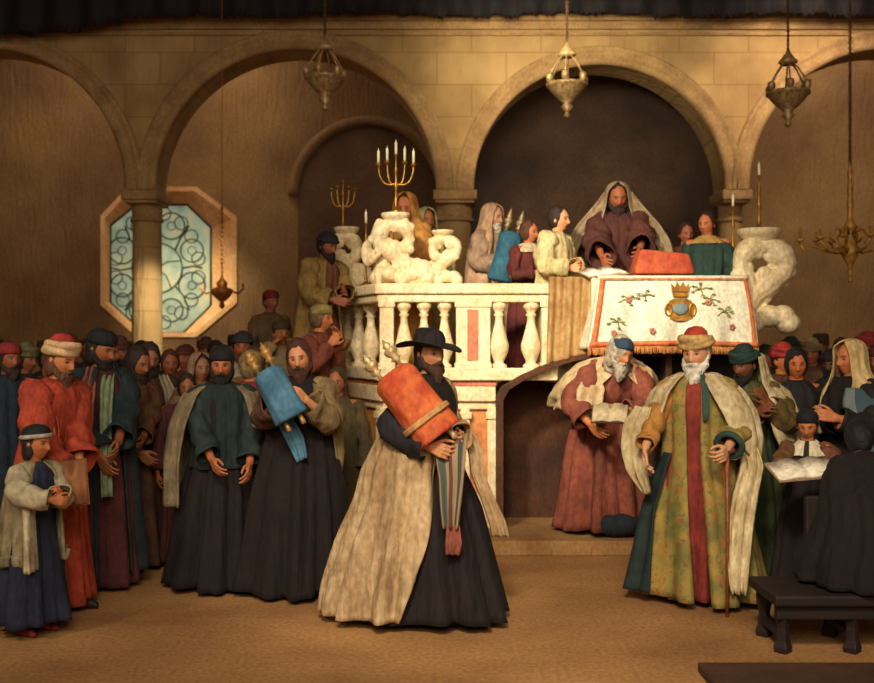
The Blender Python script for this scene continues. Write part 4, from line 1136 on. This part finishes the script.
# man in the maroon robe
c = P(98, 6.95, 1.78, 42, 'tall man in dark cap, maroon robe and teal coat with pink and pale green stole', lw=(118, 446, 6.65), rw=(110, 490, 6.6), pitch=14, yaw=25, vox=.006, skin='a0603a', lean=3)
c.robe(mat('541f20', rough=.85, second='3a1418', scale=5, bump=.3), hemr=(.27, .26), folds=(.004, .035), k=9)
c.coat(mat('1f2f30', rough=.9, second='141c20', scale=5, bump=.3), gap=(26, 22), hem=.10, hemr=(.29, .27), folds=(.004, .04)); c.sleeves(mat('22383a', rough=.9, second='16242a', scale=5), r=(.095, .1, .09, .11), end=.86)
c.ribbon('stole', [(.06, -.06, 1.5), (-.02, -.19, 1.38), (-.05, -.235, 1.15), (-.06, -.26, .9), (-.07, -.30, .65)], [.07, .09, .08, .08, .08], mat('8b9a72', rough=.85, second='6b7c60', scale=6), fold=.008)
c.ribbon('stole', [(-.07, -.06, 1.5), (-.14, -.17, 1.38), (-.17, -.21, 1.15), (-.17, -.24, .85)], [.07, .10, .09, .09], mat('a0604c', rough=.85, second='7a4438', scale=6), fold=.008)
c.hair('1c1413', long=.03); c.beard('241814', .09); c.hat('cap', '14161c', tilt=(0, 0)); c.shoes(SHOE)
# brown coat men
c = P(130, 7.55, 1.66, 58, 'man in a plain ochre brown coat with head bowed, next to the maroon robed man', lw=(143, 440, 7.25), rw=(139, 452, 7.3), pitch=12, lean=7, vox=.0075, skin='9a5c34')
c.robe(mat('5c3a22', rough=.9, second='3c2418', scale=5, bump=.3), hemr=(.30, .27)); c.coat(mat('6b4424', rough=.9, second='48301c', scale=5), gap=(24, 24), hem=.5, hemr=(.30, .27)); c.sleeves(mat('6b4424', rough=.9, second='48301c', scale=5), r=(.095, .09, .075, .08))
c.hair('2e1c14', vol=1.1); c.beard('2c1c14', .04); c.shoes(SHOE)
c = P(149, 8.05, 1.68, 30, 'man with a grey stole just left of the stone column, half in shadow', lw=(160, 440, 8.0), rw=(144, 450, 8.0), pitch=8, vox=.009, skin='9a6240')
c.robe(mat('2d2420', rough=.9, second='1c1818', scale=5), hemr=(.30, .27)); c.sleeves(mat('33291f', var=.3), r=(.095, .09, .075, .08))
c.ribbon('stole', [(.10, -.05, 1.49), (.13, -.17, 1.36), (.14, -.20, 1.1), (.14, -.22, .9)], [.08, .09, .09, .08], mat('8f8468', var=.3), fold=.01)
c.hair('30221a', vol=1.12); c.beard('2e2018', .04)

# --- dark-bearded man with grey shawl
c = P(222, 6.95, 1.66, 8, 'black-bearded man in a dark teal robe with grey shawl over his arms', rw=(213, 466, 6.62), lw=(250, 470, 6.7), pitch=6, vox=.0055, skin='b06a42', er=(-1, .2, -.6))
c.robe(mat('1c1214', rough=.9, second='130d0e', scale=5, bump=.4), hemr=(.35, .32), hemc=(-.03, 0), folds=(.005, .05), k=9)
c.drape('tunic', [(1.48, 0, 0, .12, .10), (1.42, 0, 0, .225, .14), (1.25, 0, 0, .225, .16), (1.05, 0, 0, .20, .165), (.88, 0, 0, .23, .2)], mat('1d302e', rough=.9, second='142022', scale=6), folds=(.003, .015))
GS = mat('8d7c5e', rough=.85, second='655842', scale=6, bump=.35)
c.drape('shawl', [(1.47, 0, .02, .15, .115, 40, 320), (1.42, 0, .01, .27, .18, 36, 324), (1.2, 0, .01, .36, .24, 38, 320), (.95, -.02, .02, .38, .27, 46, 318), (.6, -.04, .03, .35, .28, 60, 316)], GS, folds=(.004, .028), k=9, full=False)
c.sleeve(0, mat('1d2c2c', var=.3), r=(.08, .08, .075, .09), end=.88); c.sleeve(1, mat('1d2c2c', var=.3), r=(.08, .08, .075, .085), end=.88)
c.hair('17110f', long=.03, vol=1.08); c.beard('150f0e', .05, 1.1); c.hat('cap', '15141a')
# --- man with blue scroll
c = P(300, 6.78, 1.71, -10, 'red-haired bearded man with a wide black skirted robe, embracing a blue scroll', rw=(274, 404, 6.40), lw=(306, 400, 6.42), yaw=10, roll=-6, pitch=4, vox=.0055, skin='fair', curl=.7)
BLK = mat('1c0f10', rough=.9, second='120a0b', scale=5, bump=.5)
c.robe(BLK, hemr=(.37, .33), hemc=(-.03, 0), folds=(.005, .05), k=10, waist=(.23, .19), chest=(.23, .16))
c.sleeve(0, mat('5a3c26', var=.3), r=(.085, .085, .075, .09), end=.9)
c.sleeve(1, mat('8f7a4c', rough=.85, second='6e5a3a', scale=6), r=(.095, .10, .09, .10), end=.86)
c.drape('shawl', [(1.47, .0, .02, .14, .11, 60, 215), (1.42, 0, .01, .24, .15, 50, 220), (1.2, 0, .01, .29, .19, 60, 225), (.95, .0, .02, .29, .22, 75, 225), (.80, .0, .02, .27, .22, 90, 220)], mat('a58f5e', rough=.85, second='7d6a44', scale=6), folds=(.004, .02), k=9, full=False)
c.hair('4a2418', long=.04, vol=1.1); c.beard('4c2619', .065, 1.05)
scroll(at(266, 370, 6.36), at(292, 418, 6.33), .20, .15, 'slate blue scroll mantle leaning on the red-haired man\'s shoulder', '2c5878', '4f7f9c', fin='a97c3c', finh=.15)
c.ribbon('blue_scarf', [(-.10, -.22, 1.36), (-.02, -.27, 1.22), (.06, -.27, 1.08), (.10, -.26, .95)], [.07, .11, .12, .08], mat('4f7f98', rough=.8, second='2f5a78', scale=7), fold=.012, side=(1, 0, .5))
# red sleeved figure between them
c = P(250, 7.75, 1.62, 150, 'figure in a crimson tunic, back turned, between the grey shawl and the blue scroll', vox=.009, skin='warm')
c.robe(mat('9c2a22', rough=.85, second='701c1a', scale=5), hemr=(.28, .25)); c.sleeves(mat('9c2a22', rough=.85, second='701c1a', scale=5), r=(.09, .09, .075, .08)); c.hair('8f7850', vol=1.1); c.hat('cap', '8c7646')

# --- people climbing at the left of the pulpit
c = P(318, 8.95, 1.62, 50, 'man in a dark hat and mustard coat climbing beside the pulpit rail', z0=1.055, rw=(333, 300, 8.6), lw=(345, 292, 8.7), lean=10, vox=.0075, skin='8a4c2c', pitch=12)
c.robe(mat('7a4a30', rough=.85, second='5c3022', scale=5), hemr=(.28, .26)); c.coat(mat('94763c', rough=.85, second='6c5426', scale=6), gap=(25, 25), hem=.72, hemr=(.30, .27)); c.sleeves(mat('94763c', rough=.85, second='6c5426', scale=6), r=(.10, .10, .085, .09))
c.hair('1a1412', vol=1.05); c.beard('1d1512', .05); c.hat('cap', '17151a', '201c20')
c = P(315, 8.28, 1.58, 70, 'figure in a rust tunic with pale pink shawl down the back, on the pulpit stair', z0=.425, rw=(330, 345, 8.05), lw=(336, 340, 8.15), vox=.009, skin='warm', lean=4)
c.robe(mat('7a3a28', rough=.85, second='5a281e', scale=5), hemr=(.30, .28)); c.sleeves(mat('7a3a28', rough=.85, second='5a281e', scale=5))
c.drape('shawl', [(1.48, 0, .02, .13, .11, 80, 280), (1.40, 0, .01, .24, .15, 80, 280), (1.1, 0, .02, .25, .2, 100, 285), (.6, 0, .04, .28, .25, 100, 290)], mat('a98568', rough=.85, second='846048', scale=6), folds=(.004, .025), k=8, full=False)
c.hair('6a5030', vol=1.1); c.hat('cap', '8a7a44')
c = P(281, 9.6, 1.72, 25, 'slim figure in a pale cream robe standing behind the crowd, below the small red cap', rw=(272, 345, 9.4), vox=.010, skin='warm', z0=.18)
c.robe(mat('a8946a', rough=.85, second='86724c', scale=5), hemr=(.25, .22)); c.sleeves(mat('a8946a', rough=.85, second='86724c', scale=5), r=(.08, .075, .065, .07)); c.hair('3c2a1e'); c.hat('cap', '4c3a24')
c = P(270, 11.2, 1.72, 40, 'far man in a dark red cap raised above the crowd, left of the pulpit', vox=.012, skin='a05c38', z0=.55)
c.robe(mat('6b5230', var=.3), hemr=(.28, .25)); c.sleeves(mat('6b5230', var=.3)); c.hair('1d1412'); c.hat('cap', '7a2420')
b = MB(); b.box(-.4, .4, -.3, .3, 0, .545); b.box(-.45, .45, -.34, .34, .5, .55); o = b.build('platform_bench', mat('4a3020', var=.3), None, smooth=False); o.location = (XX(270, 11.2), 11.2, 0); tag(o, 'low wooden bench behind the crowd under the red-capped man', 'bench')
b = MB(); b.box(-.3, .3, -.25, .25, 0, .175); b.box(-.33, .33, -.28, .28, .14, .18); o = b.build('footstool', mat('4a3020', var=.3), None, smooth=False); o.location = (XX(281, 9.6), 9.6, 0); tag(o, 'low wooden stool hidden in the crowd under the cream robed figure', 'stool')
# --- the reader and companions on the pulpit (floor at FZ)
c = P(617, 9.3, 1.83, -6, 'brown-bearded reader in dark wine robe with cream shawl over his head, standing at desk', z0=FZ, rw=(603, 262, 8.75), lw=(640, 254, 8.7), lean=6, pitch=14, vox=.006, skin='a8603c', yaw=6)
c.robe(mat('5a2c22', rough=.85, second='3e1d1a', scale=5), hemr=(.28, .25)); c.sleeves(mat('5e3024', rough=.85, second='40201b', scale=5), r=(.11, .12, .11, .13), end=.82, hang=.03)
c.headshawl(mat('b09a76', rough=.85, second='846c50', scale=6, bump=.3), hem=.8, r=.40, ry=.24, open_=58, gap=74)
c.hair('2c1b14', long=.02, vol=1.02); c.beard('38211a', .055)
for sx in (-1, 1):
    c.ribbon('shawl_fall', [(sx*.10, -.10, 1.66), (sx*.17, -.10, 1.52), (sx*.30, -.11, 1.36), (sx*.40, -.12, 1.2), (sx*.45, -.12, 1.0)], [.05, .11, .13, .13, .12], mat('b09a76', rough=.85, second='846c50', scale=6, bump=.3), fold=.012, side=(1, -.2, sx*.5))
c = P(488, 9.9, 1.72, 50, 'old man with pale pink head shawl at left of the pulpit, holding a teal scroll', z0=FZ, rw=(505, 262, 9.6), lw=(516, 262, 9.7), vox=.008, skin='old', pitch=6, lean=4)
c.robe(mat('b09070', var=.3), hemr=(.28, .25)); c.sleeves(mat('a98a70', var=.3), r=(.1, .1, .09, .1))
c.headshawl(mat('d0ab88', rough=.85, second='a87c5c', scale=6), hem=.7, open_=50, gap=45); c.beard('d8cdb8', .05)
scroll(at(512, 232, 9.5), at(500, 281, 9.5), .22, .15, 'teal blue scroll mantle with silver finials, held on the pulpit', '1d4f66', '2f6c84', fin='9a9078', finh=.2)
c = P(528, 9.4, 1.50, 40, 'youth with brown hair and a dark crimson robe, beside the teal scroll on the pulpit', z0=FZ, vox=.008, skin='c4764a', yaw=10, rw=(537, 272, 9.15))
c.robe(mat('6b2a22', rough=.85, second='4c1c1a', scale=5), hemr=(.27, .25)); c.sleeves(mat('6b2a22', rough=.85, second='4c1c1a', scale=5)); c.hair('5a3420', vol=1.08)
c.drape('collar', [(1.50, 0, 0, .08, .075), (1.45, 0, 0, .15, .115), (1.40, 0, 0, .22, .15)], mat('d8c29c', var=.2), folds=(.002, .01))
c = P(552, 8.85, 1.56, 58, 'dark-haired youth in profile wearing a pale cream robe, left of the shawled reader', z0=FZ, vox=.0065, skin='glow', rw=(570, 268, 8.6), lw=(578, 266, 8.7), lean=5)
c.robe(mat('d8c690', rough=.85, second='b49f66', scale=5), hemr=(.28, .25), chest=(.225, .16)); c.sleeves(mat('dccb98', rough=.85, second='b8a46c', scale=5), r=(.10, .10, .085, .09)); c.hair('2e1e16', vol=1.05)
c = P(426, 9.9, 1.68, 20, 'figure in a pale yellow green shawl between the marble scrolls and the banded column', z0=FZ, vox=.009, skin='c4764a')
c.robe(mat('b0a468', var=.3), hemr=(.28, .25)); c.sleeves(mat('b8ac78', var=.3)); c.headshawl(mat('c8c294', rough=.85, second='9c9460', scale=6), hem=.9, open_=40, gap=20); c.hair('6a4a30')
c = P(406, 9.15, 1.72, -10, 'figure wrapped in a golden orange shawl behind the tall marble scroll', z0=FZ, vox=.009, skin='c4764a', pitch=18)
c.robe(mat('c08a3c', var=.3), hemr=(.28, .25)); c.sleeves(mat('c08a3c', var=.3)); c.headshawl(mat('d09a48', rough=.8, second='a8682c', scale=6), hem=.9, r=.25, open_=38, gap=20); c.hair('5a3a20')
for (px, Y, H, f, lab, sk, hat, robe_, yw) in (
    (661, 10.3, 1.53, -15, 'small dark figure in a low brown hat just right of the shawled reader', '8a4c30', ('cap', '2c1b16', '3a241c'), '4a2e22', -20),
    (686, 9.9, 1.54, -10, 'man with ruddy face and reddish hair behind the red bundle', 'a5603c', None, '5a3322', 15),
    (707, 9.3, 1.57, -25, 'rosy-faced youth in a dark green robe at the right end of the desk', 'c4764a', None, '1f3a30', -15)):
    c = P(px, Y, H, f, lab, z0=FZ, vox=.0075, skin=sk, yaw=yw, pitch=5)
    c.robe(mat(robe_, var=.35, scale=5), hemr=(.27, .25)); c.sleeves(mat(robe_, var=.35, scale=5)); c.hair('3a2018', vol=1.05)
    if hat: c.hat(*hat)
    if px == 707: c.drape('collar', [(1.50, 0, 0, .08, .075), (1.46, 0, 0, .14, .11), (1.42, 0, 0, .20, .14)], mat('b08a48', var=.2), folds=(.002, .01))

# --- right hand group
c = P(852, 7.0, 1.70, -68, 'figure with a cream headcloth and blue grey shawl over a black dress, facing left', rw=(838, 424, 6.8), lw=(836, 418, 6.7), vox=.006, skin='c4764a', yaw=0)
c.robe(mat('1c1416', rough=.9, second='120e12', scale=5, bump=.4), hemr=(.31, .30), folds=(.005, .045)); c.sleeves(mat('1c1416', var=.3), r=(.09, .09, .08, .085))
c.headshawl(mat('dcc48c', rough=.85, second='bc9c64', scale=6), hem=1.28, r=.24, ry=.19, open_=48, gap=50)
c.drape('stole', [(1.42, 0, .02, .25, .17, 20, 185), (1.32, 0, .02, .34, .25, 22, 185), (1.12, 0, .03, .40, .30, 30, 180), (.92, 0, .03, .42, .33, 45, 170)], uv_mat('stripe', ['7b8c88', '39525c', '9a9478', '39525c']), folds=(.004, .025), k=9, full=False, n=40)
c.hair('5a3420')
c = P(796, 7.6, 1.64, -12, 'dark-haired young man with a bright orange lit face and black coat, behind the reading boy', vox=.0065, skin='c4703c', yaw=0)
c.robe(mat('1a1619', var=.3), hemr=(.22, .20)); c.sleeves(mat('1a1619', var=.3)); c.hair('140f10', vol=1.12)
c = P(781, 8.4, 1.66, 25, 'figure in a crimson cap in the right hand crowd', vox=.009, skin='b4683c')
c.robe(mat('5a3424', var=.3), hemr=(.3, .27)); c.sleeves(mat('5a3424', var=.3)); c.hair('3a2018'); c.hat('turban', 'a02a24', 'a02a24')
c = P(832, 8.9, 1.62, -40, 'small figure all in black with hat low over the brow, left of the cream headcloth', vox=.009, skin='5a3424', pitch=10)
c.robe(mat('171216', var=.3), hemr=(.32, .28)); c.sleeves(mat('171216', var=.3)); c.hair('120e0e', vol=1.1); c.hat('cap', '1a1214'); c.beard('140f0f', .04)
c = P(808, 6.75, 1.21, -25, 'boy in a dark cap and white collar reading a large open book', rw=(778, 474, 6.35), lw=(834, 466, 6.4), vox=.0058, skin='c07a4c', pitch=14, headscale=1.15, hand_l=((-.8, 0, -.4), (0, 0, -1), .5), lean=4)
c.robe(mat('2c2320', rough=.9, second='1a1516', scale=5), hemr=(.34, .30)); c.sleeve(0, mat('6e4a28', var=.3), r=(.085, .085, .075, .08)); c.sleeve(1, mat('7a4630', var=.3), r=(.085, .085, .075, .085))
c.drape('collar', [(1.50, 0, 0, .075, .075, 14, 346), (1.45, 0, -.01, .13, .115, 10, 350), (1.37, 0, -.02, .19, .155, 8, 352)], mat('e0d4b4', var=.15), folds=(.002, .008), full=False)
c.hair('1a1312', vol=1.05); c.hat('cap', '16181c', tilt=(-8, 0))
c.ribbon('scarf', [(.26, -.22, 1.16), (.30, -.26, 1.0), (.31, -.27, .84), (.28, -.27, .72)], [.10, .13, .13, .04], mat('a5564a', rough=.85, second='8a7c60', scale=7), fold=.014)
book(at(805, 470, 6.16)+Vector((0, 0, 0)), (R(16), R(-5), R(0)), .40, .26, 'large open book with white pages in the reading boy\'s hands', 'a88a6a', 'efe4cc')
# dark seated figure + pew
WOOD = mat('26140f', rough=.7, second='140b09', scale=4, bump=.2, stretch=(1, 6, 6))
pw = empty('pew', (0, 0, 0), 0, 'dark wooden bench in the lower right corner with stout legs', 'bench')
MB().box(XX(768, 5.5), 2.75, 5.38, 5.85, .27, .33).build('seat', WOOD, pw, smooth=False, bevel=.012)
MB().box(XX(772, 5.5), 2.75, 5.42, 5.46, .19, .27).build('apron', WOOD, pw, smooth=False, bevel=.008)
for px in (781, 850):
    for y in (5.47, 5.78):
        b = MB(); x = XX(px, 5.5); b.lathe([(.05, .0), (.055, .03), (.04, .07), (.035, .14), (.05, .2), (.05, .27)], (x, y, 0), 4); b.build('leg', WOOD, pw, smooth=False, bevel=.006)
    b = MB(); b.box(XX(px, 5.5)-.025, XX(px, 5.5)+.025, 5.47, 5.78, .08, .12); b.build('stretcher', WOOD, pw, smooth=False)
MB().box(XX(800, 5.9), 2.75, 5.80, 5.85, .33, .80).build('backrest', WOOD, pw, smooth=False, bevel=.01)
c = P(880, 5.62, 1.50, 175, 'person in a plum black cloak bowed over on the dark bench, back turned', z0=-.17, lean=38, pitch=50, vox=.008, skin='5a3424', rw=(848, 560, 5.9), lw=(925, 560, 5.9), seated=True)
c.drape('cloak', [(1.50, 0, .0, .08, .08), (1.45, 0, 0, .20, .14), (1.38, 0, 0, .28, .19), (1.2, 0, 0, .33, .24), (.95, 0, -.03, .40, .32), (.75, 0, -.05, .48, .38), (.60, 0, -.06, .50, .40)], mat('180c0c', rough=.9, second='0e0808', scale=5, bump=.4), folds=(.004, .03))
c.sleeves(mat('1a0e0e', var=.3), r=(.1, .1, .09, .09)); c.hair('141010', vol=1.15)
MB_ = MB().box(XX(700, 5.1), 2.9, 4.55, 5.15, 0, .05); o = MB_.build('floor_board', mat('4a2e1e', var=.3, scale=4), None, smooth=False, bevel=.008); tag(o, 'low dark wooden footboard across the lower right corner of the floor', 'board')

# --- the crowd further back
def extra(px, Y, H, f, label, robe_, hat=None, beard=None, hair='2a1c16', skin='9a5a36', shawl=None, yaw=0, z0=0):
    c = P(px, Y, H, f, label, vox=.011, skin=skin, yaw=yaw, z0=z0)
    m = mat(robe_, rough=.9, var=.35, scale=5); c.robe(m, hemr=(.23, .21)); c.sleeves(m)
    c.hair(hair, vol=1.08)
    if beard: c.beard(beard, .05)
    if hat: c.hat(*hat)
    if shawl: c.headshawl(mat(shawl, var=.3, scale=6), hem=.95, open_=48, gap=35)
    return c
extra(8, 7.6, 1.69, 50, 'man in a scarlet cap at the left edge of the crowd', '1d2a38', ('cap', '8c2a26'), '3a2820')
extra(24, 8.6, 1.66, 70, 'figure with a grey green kerchief beside the scarlet cap at the left edge', '2c2a2c', ('turban', '6a6a48', '6a6a48'))
extra(46, 9.4, 1.66, 40, 'shadowy man with brown fur cap, behind the orange robed man', '43251c', ('tall', '3e2418'), '2c1a14')
extra(106, 8.8, 1.72, 75, 'man with curly dark brown hair above the maroon robed man\'s shoulder', '3c2a22', None, '2a1a14')
extra(118, 9.5, 1.72, 60, 'man in a chestnut turban in the shadows left of the stone column', '46281f', ('turban', '5a3424', '5a3424'), '2a1a14')
extra(170, 8.8, 1.62, 20, 'woman in a brick red dress just right of the stone column', '8a3028', None, None, '4a2a1e', '9a5a36')
extra(186, 9.6, 1.66, -10, 'man in a brown hat behind the brick red dress', '5a3226', ('cap', '55281e', '6a3424'))
extra(200, 8.0, 1.60, 30, 'figure in a dusty pink head shawl beside the grey shawled man', '7a5a48', None, None, '3a281e', '9a6a4a', '94745a')
extra(187, 7.6, 1.45, 15, 'youth in a dull maroon tunic in front of the dusty pink shawl', '4e2420', None, None)
extra(243, 9.0, 1.78, 5, 'ruddy man in a slate hat and pale grey coat standing tall behind the crowd', '9a927a', ('cap', '2e3034', '33343a'), '6a3a28', skin='b0603a')
extra(216, 10.4, 1.70, 20, 'man with a grizzled beard below the small gold hanging lamp', '4c3226', None, '6a584a')
extra(256, 8.55, 1.66, 10, 'man in a tawny coat behind the blue scroll', '8a6c3c', ('cap', '4a3422'), '3a261c')
extra(337, 7.55, 1.50, -5, 'figure in a dark olive coat squeezed against the pulpit pedestal', '4a3e24', None, None, '3a281c')
extra(-6, 9.2, 1.72, 60, 'dim man in an umber coat cut by the left edge of the hall', '33241c', ('cap', '2c1c18'))
extra(70, 10.1, 1.74, 30, 'distant man in a rust turban between the two left turbans', '3a2620', ('turban', '6c3626', '6c3626'))
extra(88, 10.6, 1.72, 10, 'distant bare-headed man with receding brown hair near the left wall', '4a3222')
extra(142, 10.8, 1.70, 0, 'distant figure in a dark violet cap close behind the stone column', '382226', ('cap', '2a1c26'))
extra(206, 11.6, 1.72, 10, 'distant man in a russet hood under the window sill', '5c3422', ('turban', '5c3020', '5c3020'))
extra(236, 12.2, 1.73, -20, 'distant man in a black tall hat right of the window', '30221c', ('tall', '1c1614'))
extra(300, 10.8, 1.72, 30, 'distant man with sandy hair between the stair and the cream robe', '5a4226', None, None, '7a5a34')
extra(765, 9.6, 1.66, 20, 'distant figure in an olive cap at the foot of the right marble scroll', '3c3a24', ('cap', '34351f'))
extra(790, 10.8, 1.72, 10, 'distant man in a dark green turban in the right bay', '33301f', ('turban', '2c3424', '2c3424'))
extra(812, 9.8, 1.70, -30, 'man in a tan kerchief turned away in the right bay', '5c4428', ('turban', '7d6640', '7d6640'))
extra(820, 11.6, 1.74, 0, 'distant man in a tall umber hat in the right bay', '3a2a20', ('tall', '45301f'))
extra(842, 10.6, 1.73, -10, 'distant figure in a wine cap under the chandelier', '43221f', ('cap', '5a2420'))
extra(868, 9.4, 1.76, -30, 'figure in a scarlet hood at the right edge of the hall', '7c2420', ('turban', '8c2a24', '8c2a24'))
extra(880, 8.2, 1.66, -50, 'figure in a crimson gown behind the cream headcloth, right edge', '7c2824', ('cap', '5c2420'))
extra(757, 8.1, 1.50, -5, 'short figure in a grey brown cap peering past the white shawl', '45382a', ('cap', '4a4030'))
# ================================================================== LIGHT + CAMERA
def spot(name, loc, tgt, e, col, size=50, blend=.8, rad=.4):
    d = bpy.data.lights.new(name, 'SPOT'); d.energy = e; d.color = col; d.spot_size = R(size); d.spot_blend = blend; d.shadow_soft_size = rad
    o = bpy.data.objects.new(name, d); C.objects.link(o); o.location = loc
    o.rotation_euler = (Vector(tgt)-Vector(loc)).to_track_quat('-Z', 'Y').to_euler(); return o
def area(name, loc, tgt, e, col, size=3):
    d = bpy.data.lights.new(name, 'AREA'); d.energy = e; d.color = col; d.size = size
    o = bpy.data.objects.new(name, d); C.objects.link(o); o.location = loc
    o.rotation_euler = (Vector(tgt)-Vector(loc)).to_track_quat('-Z', 'Y').to_euler(); return o
WARM = (1, 0.86, 0.65)
spot('key_light', (-2.0, 2.2, 5.6), (1.1, 8.8, 2.0), 3100, (1, 0.88, 0.66), 30, .9, .35)
spot('floor_light', (-.6, .2, 5.4), (.7, 6.4, .8), 1300, (1, 0.84, 0.62), 44, .9, .5)
spot('arcade_wash', (.6, 8.2, 5.0), (1.5, 13, 5.1), 1000, (1, 0.88, 0.62), 54, 1., .5)  # added wash brightening the spandrels; no fixture hangs here
spot('column_sun_spot', (-1.8, 10.5, 4.0), (-3.85, 13, 1.9), 900, (1, 0.91, 0.70), 26, .6, .1)  # added spot standing in for sunlight on the lower column
spot('sill_sun_spot', (-5.4, 13.9, 4.6), (-4.0, 16.6, 2.0), 600, (1, 0.86, 0.60), 45, .9, .1)  # added spot inside the hall imitating sun on the window sill
area('front_fill', (.0, -1.5, 5.5), (0, 9, 1.5), 420, (1, 0.84, 0.65), 5)  # added soft fill, high behind the camera
area('left_bay_fill', (-4.5, 15.0, 7.4), (-4.5, 15.8, 0), 150, (1, 0.80, 0.60), 4)  # unseen fill lifting the back wall of the left bay
area('right_bay_fill', (5.6, 14.8, 7.4), (5.6, 15.6, 0), 170, (1, 0.82, 0.64), 4)  # unseen fill lifting the back wall on the right
spot('apse_fill', (1.2, 12.4, 4.6), (1.7, 15.4, 3.2), 60, (1, 0.81, 0.60), 110, 1., .4)  # extra spot to lift the apse wall, not a lamp of the hall
spot('left_group_fill', (-5.0, 1.5, 5.0), (-2.6, 6.6, 1.0), 500, (1, 0.82, 0.60), 40, .9, .4)  # added to brighten the figures in the left foreground
spot('right_wall_fill', (4.4, 10.6, 6.0), (5.2, 16.5, 3), 420, (1, 0.82, 0.62), 80, 1., .4)  # added fill for the wall seen through the right arch
w = bpy.data.worlds.new('World'); SC.world = w; w.use_nodes = True
w.node_tree.nodes['Background'].inputs[0].default_value = (1, .72, .5, 1); w.node_tree.nodes['Background'].inputs[1].default_value = .10
cd = bpy.data.cameras.new('Camera'); cam = bpy.data.objects.new('Camera', cd); C.objects.link(cam)
cam.location = (0, 0, CAMZ); cam.rotation_euler = (PI/2, 0, 0); cd.sensor_width = 36; cd.lens = F/874*36; cd.clip_end = 60
cd.dof.use_dof = True; cd.dof.focus_distance = 6.6; cd.dof.aperture_fstop = 1.6
SC.camera = cam
SC.view_settings.view_transform = 'Standard'; SC.view_settings.look = 'None'; SC.view_settings.exposure = .18
